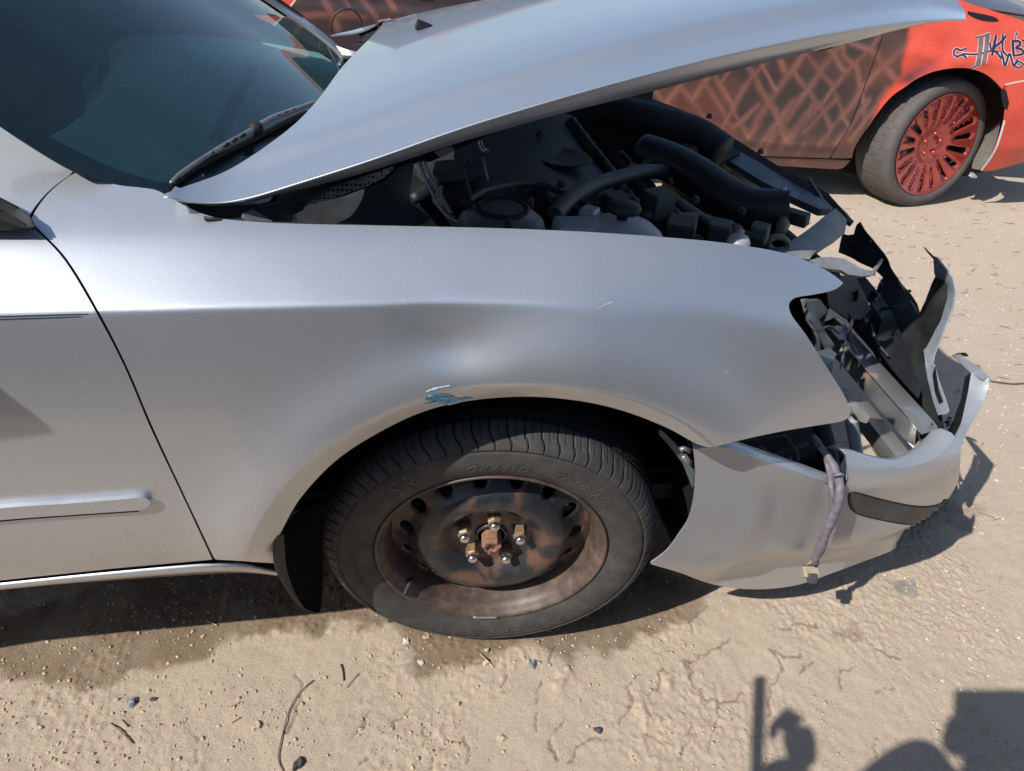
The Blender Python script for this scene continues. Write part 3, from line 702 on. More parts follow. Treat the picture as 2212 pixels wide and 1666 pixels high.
# ------------------------------------------------------------------ front wheel (leaning and slightly steered after the crash)
HUB = np.array([0, 0, .332]); _st, _cb = math.radians(6.52), math.radians(5.0)
_ca, _sa = math.cos(_cb), math.sin(_cb)
def tilt(v): return np.array([v[0], _ca * v[1] - _sa * v[2], _sa * v[1] + _ca * v[2]])
W_OUT = -tilt((math.sin(_st), math.cos(_st), 0)); W_T = tilt((math.cos(_st), -math.sin(_st), 0)); W_U = tilt((0, 0, 1))
def wpt(th, r, o): return HUB + r * (math.cos(th) * W_T + math.sin(th) * W_U) + o * W_OUT
wheel = bpy.data.objects.new('wheel', None); COL.objects.link(wheel); wheel.parent = sedan; wheel.location = HUB - np.array([0, .85, 0])
wheel.empty_display_size = .1
shade_tread_m = tyre_mat('shade_darkened_tread_rubber', (.010, .010, .0105), (.020, .019, .018))  # inner ribs: shade under the arch put into the rubber colour
def build_tyre(parent, hub, T, U, A, mat, R=.332, width=.21, nang=1700, blocks=68, prof=None, curve=1.0, flat=True, gw=.0037, gd=.0075, inner=None):
    prof = prof or [(.2205, -.010), (.2225, -.003), (.2262, .002), (.232, .005), (.240, .0085), (.250, .0115), (.260, .0130), (.270, .0135), (.278, .0128), (.286, .0115), (.2918, .0103), (.2925, .0088), (.2945, .0088), (.2952, .0108),
             (.298, .0098), (.302, .0080), (.306, .0055), (.310, .0025), (.3135, -.001), (.317, -.005), (.3195, -.010), (.3218, -.016), (.3236, -.023), (.3248, -.031), (.3240, -.039), (.317, -.0405), (.316, -.044)]
    full = list(prof)
    o = -.046
    grooves = (-.052, -.090, -.128, -.166)
    os_ = set(np.round(np.arange(o, -width + .046, -.006), 4))
    for q in grooves: os_ = {v for v in os_ if abs(v - q) > gw + .0015} | {round(q + w * gw, 5) for w in (1.2, 1.05, .9, 0, -.9, -1.05, -1.2)}
    for o in sorted(os_, reverse=True):
        g = min(abs(o - q) for q in grooves); rr = R - .003 * ((o + width / 2) / (width / 2)) ** 2 * 1.0
        full.append((rr - (gd if g < gw else 0), o))
    full += [(r, -width - q) for r, q in prof[::-1]]
    m = len(full); th = 2 * math.pi * np.arange(nang) / nang
    V = np.zeros((m, nang, 3))
    for i, (r, o) in enumerate(full):
        rr = np.full(nang, r); oo = np.full(nang, o)
        if i > 13 and i < m - 14:
            dpt = (r - .2955) / .036
            ph = th - curve * (.030 * ss(np.array((dpt - .25) / .5)))
            fr = (ph * blocks / (2 * math.pi)) % 1.0
            gm = np.exp(-((fr - .5) / .040) ** 4); gm2 = np.exp(-(((fr + .5) % 1 - .5) / .022) ** 4) * (1 if o < -.004 else 0)
            if o > -.048: rr = rr - .0085 * gm * (1 if i > 14 else .4) - .003 * gm2; oo = oo - .003 * gm * (1 if i > 15 else .3)
            elif o > -width + .05: rr = rr - .004 * gm
        V[i] = np.asarray(hub) + rr[:, None] * (np.cos(th)[:, None] * T + np.sin(th)[:, None] * U) + oo[:, None] * A
    low = V[..., 2] < .004
    V[..., 2] = np.where(V[..., 2] < .012, .003 + .3 * np.maximum(V[..., 2] + .0, -.01), V[..., 2])
    k = nang; F = [(i * k + j, i * k + (j + 1) % k, (i + 1) * k + (j + 1) % k, (i + 1) * k + j) for i in range(m - 1) for j in range(k)]
    o_ = mesh('tyre', V.reshape(-1, 3), F, [mat, shade_tread_m], parent, True)
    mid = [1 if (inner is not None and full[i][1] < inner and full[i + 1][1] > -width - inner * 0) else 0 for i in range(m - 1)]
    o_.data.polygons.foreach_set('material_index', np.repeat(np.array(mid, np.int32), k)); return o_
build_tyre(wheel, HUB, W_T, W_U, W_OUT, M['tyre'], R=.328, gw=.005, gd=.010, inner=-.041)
def ring_text(txt, r, a_mid, size, extr, parent, mat, shear=.25, spacing=1.0, o=.0128, outward=True, name='lettering', T=W_T, U=W_U, A=W_OUT, hub=HUB, stretch=1.0, bold=0.0):
    cu = bpy.data.curves.new(name, 'FONT'); cu.body = txt; cu.size = size; cu.shear = shear; cu.space_character = spacing; cu.align_x = 'CENTER'; cu.extrude = extr; cu.resolution_u = 3; cu.offset = bold
    tmp = bpy.data.objects.new('tmp', cu); COL.objects.link(tmp); bpy.context.view_layer.update()
    me = tmp.evaluated_get(bpy.context.evaluated_depsgraph_get()).to_mesh()
    co = np.array([v.co[:] for v in me.vertices]); Fs = [tuple(p.vertices) for p in me.polygons]
    tmp.to_mesh_clear(); bpy.data.objects.remove(tmp); bpy.data.curves.remove(cu)
    rad = r + co[:, 1]; ang = a_mid - co[:, 0] * stretch / r
    oo = np.interp(rad, [.226, .24, .26, .27, .286, .2952], [.002, .0085, .013, .0135, .0115, .0103]) + co[:, 2] + .0002
    V = hub + rad[:, None] * (np.cos(ang)[:, None] * T + np.sin(ang)[:, None] * U) + oo[:, None] * A
    return mesh(name, V, Fs, mat, parent, False)
dgs = math.radians
letter_m = simple('raised_rubber_letters', (.064, .061, .059), .7, var=.3, scale=90)
ring_text('LSR', .2475, dgs(133), .052, .0011, wheel, letter_m, .35, 1.12, bold=.0)
ring_text('GRAND', .246, dgs(92), .026, .0010, wheel, letter_m, .35, 1.25)
ring_text('TOURING', .246, dgs(55), .026, .0009, wheel, letter_m, .35, 1.2)
ring_text('MASTERCRAFT', .252, dgs(-80), .044, .0009, wheel, letter_m, .15, 1.22)
ring_text('P215/60R16 94T M+S', .258, dgs(190), .0135, .0006, wheel, letter_m, 0, 1.05)
ring_text('DOT TUBELESS', .2305, dgs(216), .010, .0005, wheel, letter_m, 0, 1.05)
ring_text('STEEL BELTED RADIAL', .2305, dgs(-112), .0075, .0005, wheel, letter_m, 0, 1.05)

# steel rim: flange and barrel, disc with round holes
rim = lathe('rim', [(.190, -.155), (.198, -.16), (.196, -.12), (.192, -.10), (.194, -.075), (.1955, -.062), (.1985, -.048), (.2015, -.036), (.2035, -.024), (.2055, -.016), (.209, -.010), (.2125, -.006), (.2155, -.0015), (.2185, .003), (.2215, .0055), (.2240, .0050), (.2248, .001), (.2240, -.006), (.2212, -.012)], 180, HUB, M['barrel'], wheel, W_OUT, W_T, W_U)
NH, RH, HR = 15, .1670, .0142
def disc_o(r):
    return np.interp(r, [0, .028, .034, .068, .078, .091, .103, .112, .123, .134, .143, .150, .157, .165, .178, .188, .1965],
                     [-.044, -.046, -.048, -.047, -.044, -.030, -.0195, -.0150, -.0135, -.0155, -.0205, -.028, -.035, -.0420, -.0480, -.0510, -.0515])
def build_disc():
    pts = []; loops = []
    def ring(cx, cy, r, n):
        s = len(pts); pts.extend((cx + r * math.cos(2 * math.pi * k / n), cy + r * math.sin(2 * math.pi * k / n)) for k in range(n)); loops.append(list(range(s, s + n)))
    ring(0, 0, .1965, 120); ring(0, 0, .0325, 40)
    holes = [(RH * math.cos(2 * math.pi * (k + .2) / NH), RH * math.sin(2 * math.pi * (k + .2) / NH)) for k in range(NH)]
    for h in holes: ring(*h, HR, 20)
    for r in np.arange(.037, .195, .0032):
        n = int(2 * math.pi * r / .0042)
        for k in range(n):
            a = 2 * math.pi * (k + .5 * (int(r * 1000) % 2)) / n; x, y = r * math.cos(a), r * math.sin(a)
            if min(math.hypot(x - hx, y - hy) for hx, hy in holes) > HR + .0012: pts.append((x, y))
    edges = [(l[i], l[(i + 1) % len(l)]) for l in loops for i in range(len(l))]
    v, e, f, *_ = delaunay_2d_cdt([Vector(p) for p in pts], edges, [], 0, 1e-6)
    v = np.array([tuple(p) for p in v]); F = []
    for t in f:
        c = v[list(t)].mean(0); r = math.hypot(*c)
        if r < .0325 or r > .1966 or min(math.hypot(c[0] - hx, c[1] - hy) for hx, hy in holes) < HR: continue
        F.append(tuple(t))
    r = np.hypot(v[:, 0], v[:, 1]); o = disc_o(r)
    hd = np.min([np.hypot(v[:, 0] - hx, v[:, 1] - hy) for hx, hy in holes], 0); o = o - .0035 * np.exp(-((hd - HR) / .0018) ** 2)
    V = HUB + v[:, :1] * W_T + v[:, 1:] * W_U + o[:, None] * W_OUT
    return solid(mesh('wheel_disc', V, facing(V, F), M['rust'], wheel), .003)
build_disc()
# lug nuts, hub nut, valve
def nut_geo():
    V = []; F = []
    def ringpts(r, o, n, ph=0): 
        s = len(V); V.extend([(r * math.cos(2 * math.pi * k / n + ph), r * math.sin(2 * math.pi * k / n + ph), o) for k in range(n)]); return s
    n = 24
    def hexr(k): a = (2 * math.pi * k / n) % (math.pi / 3) - math.pi / 6; return .0108 / math.cos(a) * .93
    prof = [('h', 0, 1.0), ('h', .016, 1.0), ('h', .0185, .90), ('c', .0195, .0094), ('c', .0205, .0078), ('c', .0215, .0082), ('c', .0268, .0080), ('c', .0290, .0066), ('c', .0302, .004), ('c', .0305, .0004)]
    st = []
    for kind, o, q in prof:
        s = len(V)
        for k in range(n):
            r = hexr(k) * q if kind == 'h' else q
            a = 2 * math.pi * k / n; V.append((r * math.cos(a), r * math.sin(a), o))
        st.append(s)
    mi = []
    for i in range(len(prof) - 1):
        for k in range(n):
            F.append((st[i] + k, st[i] + (k + 1) % n, st[i + 1] + (k + 1) % n, st[i + 1] + k)); mi.append(1 if i >= 4 else 0)
    return np.array(V), F, mi
nv, nf, nmi = nut_geo(); nut0 = None
Rm = Matrix((W_T, W_U, W_OUT)).transposed()
for k in range(5):
    a = math.radians(88 + 72 * k); c = wpt(a, .0572, -.047)
    if nut0 is None:
        me = bpy.data.meshes.new('lug_nut'); me.from_pydata(nv.tolist(), [], nf); me.materials.append(M['nut']); me.materials.append(M['chrome'])
        me.polygons.foreach_set('material_index', nmi); me.polygons.foreach_set('use_smooth', [m == 1 for m in nmi])
        nut0 = o = bpy.data.objects.new('lug_nut', me)
    else: o = nut0.copy()
    COL.objects.link(o); o.parent = wheel; o.location = c - HUB; o.scale = (1.22, 1.22, 1.15)
    o.rotation_euler = (Rm @ Matrix.Rotation(random.random() * 2, 3, 'Z')).to_euler()
V, F = lathe_geo([(.0325, -.060), (.0325, -.044), (.029, -.041), (.027, -.041)], 30, HUB, W_OUT, W_T, W_U)
mesh('hub_collar', V, F, M['rust'], wheel)
V, F = lathe_geo([(.0200, -.058), (.0200, -.016), (.0185, -.012), (.0125, -.0115), (.0115, -.017), (.0001, -.017)], 6, HUB, W_OUT, W_T, W_U)
hn = bevel(mesh('hub_nut', V, F, M['hubnut'], wheel, False), .0015)
for a in (20, 140, 255):
    c = wpt(math.radians(a), .0150, -.0125); V, F = box_geo(c, .0042 * (math.cos(dgs(a)) * W_T + math.sin(dgs(a)) * W_U), .0022 * (-math.sin(dgs(a)) * W_T + math.cos(dgs(a)) * W_U), .0035 * W_OUT)
    bevel(mesh('hub_nut_tab', V, F, M['hubnut'], wheel, False), .001)
va = math.radians(218)
tube('valve_stem', [wpt(va, .196, -.024), wpt(va, .205, -.010), wpt(va, .212, .002), wpt(va, .216, .008)], [.0062, .0055, .0045, .0042], M['rubber'], wheel, 10)
V, F = box_geo(wpt(dgs(-93), .2225, .0048), .030 * W_T, .0022 * W_U, .0022 * W_OUT)
for th0, w, nm in ((-90, .032, 'balance_weight'),):
    pth = [wpt(dgs(th0 + t), .2195, .0062) for t in np.linspace(-7, 7, 12)]; tube(nm, pth, [.0015] + [.0030] * 10 + [.0015], M['alu'], wheel, 8)
lathe('brake_drum', [(.0001, -.07), (.13, -.07), (.14, -.08), (.14, -.14), (.0001, -.14)], 60, HUB, M['bay'], wheel, W_OUT, W_T, W_U)

# wheel well
lc = np.array([.01, 0, .36])
lathe('wheel_well', [(.405, .02), (.412, .07), (.415, .40), (.0001, .42)], 60, lc, M['black'], sedan, (0, 1, 0), (1, 0, 0), (0, 0, 1), t0=math.radians(-6), t1=math.radians(186))
box('strut', (-.05, .22, .30), (.05, .32, .75), M['bay'], sedan, .02)

# mud flap
mf = S((611, 1154, -.052), (615, 1180, -.05), (618, 1222, -.047), (627, 1255, -.04), (640, 1286, -.032), (660, 1315, -.022), (680, 1325, -.012), (692, 1317, -.004), (698, 1267, .01)) + [(698, 1085, .03), (640, 1110, .0), (618, 1140, -.04)]
patch('mud_flap', mf, simple('matt_black_flap', (.006, .006, .0065), .95, var=.3, scale=30, spec=.05), sedan, step=8, thick=.004)
edge_o = line3([(600, 1155, -.062), (590, 1180, -.060), (592, 1222, -.056), (605, 1252, -.05), (624, 1282, -.04), (650, 1312, -.028), (680, 1325.5, -.0125)], 40)
edge_i = line3([(613, 1154, -.0525), (615, 1180, -.0505), (618, 1222, -.0475), (627, 1255, -.0405), (640, 1286, -.0325), (660, 1315, -.0225), (680, 1325, -.0125)], 40)
loft('mud_flap_edge', [edge_o, edge_o * .5 + edge_i * .5 + [0, -.003, 0], edge_i], M['duct'], sedan, smooth=True, thick=.003)

# ------------------------------------------------------------------ bumper cover
def y_bump(x, z):
    y = y_plan(x, 1.035, 4.6) + .004
    y = y + .055 * ss((.36 - z) / .17) ** 1.4 * ss((x - .25) / .4 + .35)
    y = y - .016 * np.exp(-((z - .50) / .05) ** 2) * ss((x - .62) / .12)
    r = np.hypot(x - .01, z - .367)
    y = y - .010 * ss((.535 - r) / .05) * ss((.70 - x) / .1)
    y = y + .020 * ss((z - .53) / .05) * ss((x - .58) / .08)
    return y
def G_bump(x, y, z): return y - y_bump(x, z)
bump_top = S((1498, 971), (1556, 966), (1618, 985), (1693, 1010), (1762, 1034), (1793, 1050), (1818, 1056)) + S((1825, 1050), (1832, 1038), (1831, 1012), (1829, 983)) + S((1836, 983), (1858, 989), (1899, 1002), (1940, 1010), (1968, 1009), (2002, 998), (2036, 977), (2060, 950), (2072, 936), (2077, 925))
bump_low = S((2079, 945), (2075, 989), (2071, 1035), (2062, 1062), (2040, 1092), (1980, 1145), (1935, 1185), (1868, 1212), (1801, 1237), (1734, 1261), (1667, 1272), (1601, 1272), (1534, 1261), (1467, 1237), (1406, 1219))
bump_arch = S((1406, 1216), (1440, 1190), (1467, 1154), (1489, 1118), (1500, 1065), (1502, 1011), (1499, 975))
bumper = panel('bumper_cover', bump_top + bump_low + bump_arch, G_bump, M['plastic'], sedan, step=8, thick=.003)
panel('bumper_trim_insert', S((1835, 1076), (1838, 1069), (1850, 1068), (1913, 1084), (1980, 1097), (2025, 1094), (2056, 1077)) + S((2050, 1085), (2030, 1107), (1998, 1126), (1967, 1132), (1913, 1124), (1859, 1111), (1842, 1099), (1836, 1086)), lambda x, y, z: y + .002 - y_bump(x, z), M['trim'], bumper, step=8, thick=.003)
panel('trim_groove', S((1831, 1077), (1834, 1067), (1850, 1064), (1913, 1080.5), (1980, 1093), (2025, 1090), (2060, 1071)) + S((2053, 1088), (2032, 1110), (1998, 1129), (1967, 1135), (1913, 1127), (1859, 1114), (1838, 1101), (1832, 1086)), lambda x, y, z: y + .0008 - y_bump(x, z), M['seam'], bumper, step=8, thick=.002)
# rolled top lip of the bumper
tp = hit([p[:2] for p in S((1500, 970), (1556, 966), (1618, 985), (1693, 1010), (1762, 1034), (1815, 1054))], G_bump)
loft('bumper_top_lip', [tp, tp + [-.002, .006, .006], tp + [-.002, .022, .009], tp + [0, .03, .0]], M['plastic'], bumper, thick=.002)
tp2 = hit([p[:2] for p in S((1829, 983), (1858, 989), (1899, 1002), (1940, 1010), (1968, 1009), (2002, 998), (2036, 977), (2064, 945))], G_bump)
loft('bumper_top_lip', [tp2, tp2 + [-.004, .010, .004], tp2 + [-.012, .028, .001], tp2 + [-.018, .04, -.012]], M['plastic'], bumper, thick=.002)
patch('bumper_crack_edge', [(1829, 983, -.03), (1836, 985, -.028), (1840, 1010, -.03), (1838, 1040, -.035), (1826, 1056, -.045), (1818, 1056, -.045), (1830, 1040, -.04), (1832, 1010, -.035)], M['white'], bumper, step=5, thick=.003)
# corner piece standing at the right
patch('bumper_corner', [(2098, 806, 'x', 1.17), (2118, 800, 'x', 1.19), (2139, 817, 'x', 1.185), (2134, 842, 'x', 1.175), (2124, 872, 'x', 1.155), (2105, 906, 'x', 1.12), (2088, 934, 'x', 1.09), (2080, 960, 'x', 1.075), (2072, 968, 'x', 1.06), (2062, 952, 'x', 1.04), (2077, 912, 'x', 1.09), (2091, 848, 'x', 1.145)], M['plastic'], sedan, step=8, thick=.004)
patch('bumper_corner_ledge', [(2058, 768, 'x', 1.22), (2074, 765, 'x', 1.22), (2092, 778, 'x', 1.215), (2118, 796, 'x', 1.195), (2139, 816, 'x', 1.187), (2122, 818, 'x', 1.17), (2098, 806, 'x', 1.172), (2080, 790, 'x', 1.19), (2066, 778, 'x', 1.21)], M['plastic'], sedan, step=6, thick=.004)
patch('torn_black_edge', [(2056, 768, 'x', 1.222), (2066, 764, 'x', 1.222), (2082, 764, 'x', 1.222), (2088, 771, 'x', 1.222), (2079, 769, 'x', 1.225), (2071, 772, 'x', 1.225), (2062, 775, 'x', 1.225)], M['black'], sedan, step=5, thick=.006)
patch('bumper_corner_inside', [(2096, 806, 'x', 1.19), (2090, 848, 'x', 1.165), (2077, 912, 'x', 1.11), (2064, 944, 'x', 1.07), (2036, 976, 'x', 1.02), (2030, 955, 'x', 1.08), (2048, 930, 'x', 1.12), (2060, 905, 'x', 1.15), (2076, 862, 'x', 1.18), (2084, 815, 'x', 1.20)], M['black'], sedan, step=7, thick=.003)
# black inside of the bumper front / splash shield
patch('splash_shield', [(1861, 486, 'x', 1.16), (1868, 480, 'x', 1.16), (1888, 510, 'x', 1.17), (1913, 550, 'x', 1.18), (1950, 620, 'x', 1.19), (1983, 676, 'x', 1.20), (1998, 650, 'x', 1.19), (2015, 592, 'x', 1.17), (2020, 558, 'x', 1.16), (2030, 590, 'x', 1.17), (2040, 640, 'x', 1.17), (2034, 690, 'x', 1.17), (2008, 745, 'x', 1.16), (1999, 790, 'x', 1.15), (2012, 845, 'x', 1.13), (2028, 905, 'x', 1.11), (2034, 935, 'x', 1.08), (2010, 930, 'x', 1.10), (1940, 840, 'x', 1.13), (1880, 760, 'x', 1.13), (1835, 710, 'x', 1.10), (1822, 690, 'x', 1.08), (1880, 655, 'x', 1.14), (1897, 612, 'x', 1.17), (1905, 600, 'x', 1.18), (1886, 580, 'x', 1.17), (1850, 560, 'x', 1.15), (1815, 545, 'x', 1.12), (1822, 505, 'x', 1.14), (1838, 508, 'x', 1.15), (1852, 506, 'x', 1.16)], simple('black_scuffed_shield', (.016, .018, .019), .6, var=.6, scale=9, bmp=.2, spec=.3), sedan, step=11, thick=.004,
      bulge=lambda v2, V: V + (np.stack([fbm(V[:, 1] * 9, V[:, 2] * 9, 5, 3), 0 * V[:, 0], 0 * V[:, 0]], 1) - np.array([.5, 0, 0])) * .05)
patch('shield_inner_ledge', [(1815, 560, 'x', 1.05), (1862, 590, 'x', 1.08), (1905, 640, 'x', 1.10), (1935, 690, 'x', 1.12), (1960, 760, 'x', 1.12), (1990, 840, 'x', 1.10), (1985, 860, 'x', 1.06), (1930, 800, 'x', 1.05), (1890, 745, 'x', 1.05), (1905, 690, 'x', 1.06), (1880, 655, 'x', 1.05)], M['black'], sedan, step=10, thick=.003)
for a, b, w in (((1871, 690), (1880, 684), .004), ((1905, 668), (1958, 660), .004), ((1860, 708), (1915, 692), .003), ((1940, 636), (1968, 628), .004)):
    tube('shield_clip', [at(*a, X=1.08), at(*b, X=1.10)], w, M['duct'], sedan, 6)
# torn silver strip standing upright
patch('torn_grille_strip', [(2016, 555, 'x', 1.15), (2024, 558, 'x', 1.15), (2037, 575, 'x', 1.16), (2057, 600, 'x', 1.17), (2063, 628, 'x', 1.17), (2055, 672, 'x', 1.17), (2043, 702, 'x', 1.16), (2032, 730, 'x', 1.15), (2017, 765, 'x', 1.14), (2012, 790, 'x', 1.13), (2002, 792, 'x', 1.13), (1995, 757, 'x', 1.15), (2008, 722, 'x', 1.17), (2018, 700, 'x', 1.18), (2028, 672, 'x', 1.19), (2031, 645, 'x', 1.195), (2042, 622, 'x', 1.20), (2026, 606, 'x', 1.185), (2018, 592, 'x', 1.17)], M['torn'], sedan, step=7, thick=.004)
patch('torn_grille_strip', [(1996, 758, 'x', 1.135), (2004, 792, 'x', 1.125), (2016, 786, 'x', 1.12), (2024, 818, 'x', 1.11), (2036, 850, 'x', 1.10), (2048, 886, 'x', 1.085), (2040, 895, 'x', 1.08), (2026, 897, 'x', 1.085), (2016, 868, 'x', 1.10), (2003, 815, 'x', 1.115)], M['torn'], sedan, step=6, thick=.004)
patch('strip_hollow', [(2019, 792, 'x', 1.112), (2026, 840, 'x', 1.10), (2036, 868, 'x', 1.09), (2028, 872, 'x', 1.09), (2019, 846, 'x', 1.10), (2014, 810, 'x', 1.112)], M['black'], sedan, step=6, thick=.002)
tube('torn_strip_whisker', [at(1996, 534, X=1.15), at(2005, 545, X=1.15), at(2018, 558, X=1.15)], [.001, .002, .003], M['duct'], sedan, 6)

# two rails of the bumper beam, crushed open at the near end
def bar(name, e0, e1, wvec, hvec, mat):
    e0 = np.array(e0); e1 = np.array(e1); rows = []
    n = 14
    for k, (u, v) in enumerate([(0, 0), (.06, 0), (.94, 0), (1, .06), (1, .94), (.94, 1), (.06, 1), (0, .94), (0, .06), (0, 0)]):
        pts = []
        for t in np.linspace(0, 1, n):
            p = e0 + (e1 - e0) * t + u * wvec + v * hvec
            if t > .93: p = p + np.array([.012 * math.sin(k * 2.1), -.006 * math.cos(k * 1.3), .008 * math.sin(k * 3.3)])
            pts.append(p)
        rows.append(pts)
    return loft(name, rows, mat, sedan, thick=.0022)
a0, a1 = at(1773, 690, X=1.02), at(1988, 934, X=1.02)
b1 = at(2034, 931, X=1.065); c1 = at(1975, 955, X=1.02)
bar('bumper_beam', a0, a1, np.array([.062, 0, .0]), np.array([.0, 0, -.052]), M['steel'])
a0, a1 = at(1845, 870, X=.985), at(1944, 996, X=.985)
bar('bumper_beam', a0, a1, np.array([.042, 0, .002]), np.array([0, 0, -.045]), M['steel'])
patch('beam_end_plate', [(1964, 975, 'x', 1.0), (1990, 960, 'x', 1.03), (2030, 936, 'x', 1.06), (2036, 950, 'x', 1.06), (2012, 978, 'x', 1.04), (1985, 998, 'x', 1.02), (1968, 1000, 'x', 1.0)], M['steel'], sedan, step=6, thick=.004)
for pp in ([(1990, 958), (2000, 968), (1996, 978), (1984, 984)], [(1972, 985), (1988, 975), (2005, 978)], [(1996, 950), (2012, 957), (2026, 948)]):
    tube('bent_steel_tab', smooth3([at(*q, X=1.045) for q in pp]), .0045, M['steel'], sedan, 6)
for q in ((2031, 972), (2014, 988), (1995, 997), (1950, 1008), (2040, 958), (1975, 1004)):
    V, F = box_geo(at(*q, X=.95 + (q[0] - 1950) * .0009), (.006, 0, 0), (0, .008, 0), (0, 0, .005)); bevel(mesh('bumper_clip', V, F, M['plastic'], bumper, False), .002)
# lamp mounting, frame horn and brackets in the lamp opening
patch('lamp_bracket', [(1738, 645, .28), (1772, 648, .30), (1790, 672, .32), (1770, 690, .30), (1785, 720, .30), (1803, 745, .30), (1795, 758, .29), (1783, 760, .28), (1768, 722, .27), (1752, 690, .26)], M['baygrey'], sedan, step=8, thick=.01)
patch('lamp_bracket', [(1765, 760, .18), (1790, 752, .2), (1808, 764, .2), (1800, 778, .18), (1782, 786, .16), (1768, 778, .16)], M['baygrey'], sedan, step=6, thick=.012)
patch('lamp_bracket', [(1768, 792, .14), (1800, 780, .16), (1798, 800, .14), (1790, 830, .12), (1775, 812, .13)], M['baygrey'], sedan, step=6, thick=.01)
patch('lamp_bracket', [(1802, 592, .42), (1850, 600, .46), (1870, 640, .46), (1882, 668, .44), (1860, 690, .42), (1830, 690, .40), (1790, 660, .38), (1785, 620, .38)], M['duct'], sedan, step=9, thick=.006)
patch('frame_horn', [(1836, 735, .42), (1842, 748, .42), (1825, 762, .40), (1822, 785, .38), (1813, 800, .38), (1818, 770, .39)], M['steel'], sedan, step=6, thick=.012)
patch('rusty_mount', [(1838, 872, .06), (1850, 868, .07), (1856, 880, .07), (1870, 890, .08), (1880, 902, .08), (1872, 915, .07), (1856, 910, .06), (1846, 893, .05)], M['steel'], sedan, step=5, thick=.01)
box('radiator', (.62, .22, .36), (.68, 1.5, .64), M['bay'], sedan, .01)
box('bay_front_wall', (.84, .42, .34), (.87, 1.5, .70), M['black'], sedan, .01)
box('sun_block_undertray', (.42, .05, .225), (.93, 1.5, .24), M['black'], sedan, 0)  # unseen tray added to block sun between bumper and tyre shadows
box('front_crossmember', (.72, .16, .26), (.80, 1.5, .36), M['bay'], sedan, .01)
patch('front_side_plate', [(1560, 960, .10), (1640, 950, .11), (1700, 945, .12), (1720, 955, .14), (1690, 990, .12), (1660, 1000, .11), (1640, 1040, .09), (1600, 1010, .09)], M['bay'], sedan, step=9, thick=.01)
tube('wash_bottle_neck', smooth3([at(1838, 905, Y=.12), at(1846, 950, Y=.11), at(1853, 1000, Y=.09), at(1850, 1050, Y=.08)]), .013, M['white'], sedan, 10)
tube('lower_brace', smooth3([at(1770, 900, Y=.22), at(1785, 960, Y=.18), at(1800, 1040, Y=.12)]), .02, M['bay'], sedan, 10)
patch('fender_clip_bracket', [(1423, 930, -.03), (1432, 938, -.03), (1452, 956, -.02), (1468, 975, -.02), (1480, 985, -.03), (1490, 1000, -.04), (1497, 1030, -.05), (1496, 1055, -.05), (1486, 1030, -.03), (1474, 1000, -.02), (1462, 985, -.01), (1452, 972, -.01), (1438, 955, -.01), (1424, 940, -.02)], M['baygrey'], sedan, step=5, thick=.004)
for q in ([(1468, 972), (1478, 968), (1490, 975)], [(1475, 985), (1484, 996), (1492, 1000)]):
    tube('fender_clip', [at(*k, Y=-.055) for k in q], .005, M['alu'], sedan, 6)

# wiring harness hanging over the bumper
hz = [(1758, 945, .03), (1772, 965, .0), (1790, 990, -.02), (1806, 1020, -.045), (1814, 1050, -.075), (1812, 1080, -.085), (1800, 1115, -.088), (1785, 1150, -.087), (1772, 1185, -.084), (1758, 1215, -.075)]
hp = line3(hz, 90)
V = []; F = []; n = 12
for i, p in enumerate(hp):
    T = hp[min(i + 1, 89)] - hp[max(i - 1, 0)]; T /= np.linalg.norm(T); a = np.cross(T, [0, 1, .2]); a /= np.linalg.norm(a); b_ = np.cross(a, T)
    for k in range(n):
        th = 2 * math.pi * k / n; r = .0088 * (1 + .05 * math.sin(th * 1 + i * 1.1) + .07 * math.sin(th * 2 - i * .21) + .05 * math.sin(i * .37)) * (.75 + .25 * math.sin(min(1, i / 40) * 1.57)) * (1 if i < 80 else .85)
        V.append(p + r * (math.cos(th) * a + math.sin(th) * b_))
F = [(i * n + k, i * n + (k + 1) % n, (i + 1) * n + (k + 1) % n, (i + 1) * n + k) for i in range(89) for k in range(n)] + [tuple(range(n))[::-1], tuple(89 * n + k for k in range(n))]
harness = mesh('wiring_harness', V, F, M['tape'], sedan)
tube('harness_branch', smooth3([CAM + rays([(a, b)])[0] * depth_of((a, b, y)) for a, b, y in ((1780, 968, .0), (1790, 1010, -.03), (1797, 1060, -.07), (1797, 1110, -.075), (1795, 1140, -.08))]), .006, M['tape'], harness, 8)
tube('cable_tie', [at(1802, 1028, Y=-.062), at(1812, 1024, Y=-.066), at(1824, 1027, Y=-.06)], .004, M['tape'], harness, 6)
cc = at(1750, 1236, Y=-.075)
V, F = box_geo(cc, .016 * RIGHT, .014 * (-DOWN * .8 + FWD * .3), .011 * (FWD * .8 + DOWN * .3)); bevel(mesh('connector', V, F, M['conn'], harness, False), .003)
V, F = box_geo(cc + .010 * DOWN - .010 * FWD, .009 * RIGHT, .010 * DOWN, .006 * FWD); bevel(mesh('connector_latch', V, F, M['trim'], harness, False), .002)
for i in range(7):
    o = (i - 3) * .004
    tube('harness_wire', [hp[86] + RIGHT * o * .4, hp[89] + RIGHT * o + DOWN * .004, cc + RIGHT * o * 1.1 - DOWN * .014], .0016, M['conn'], harness, 5)

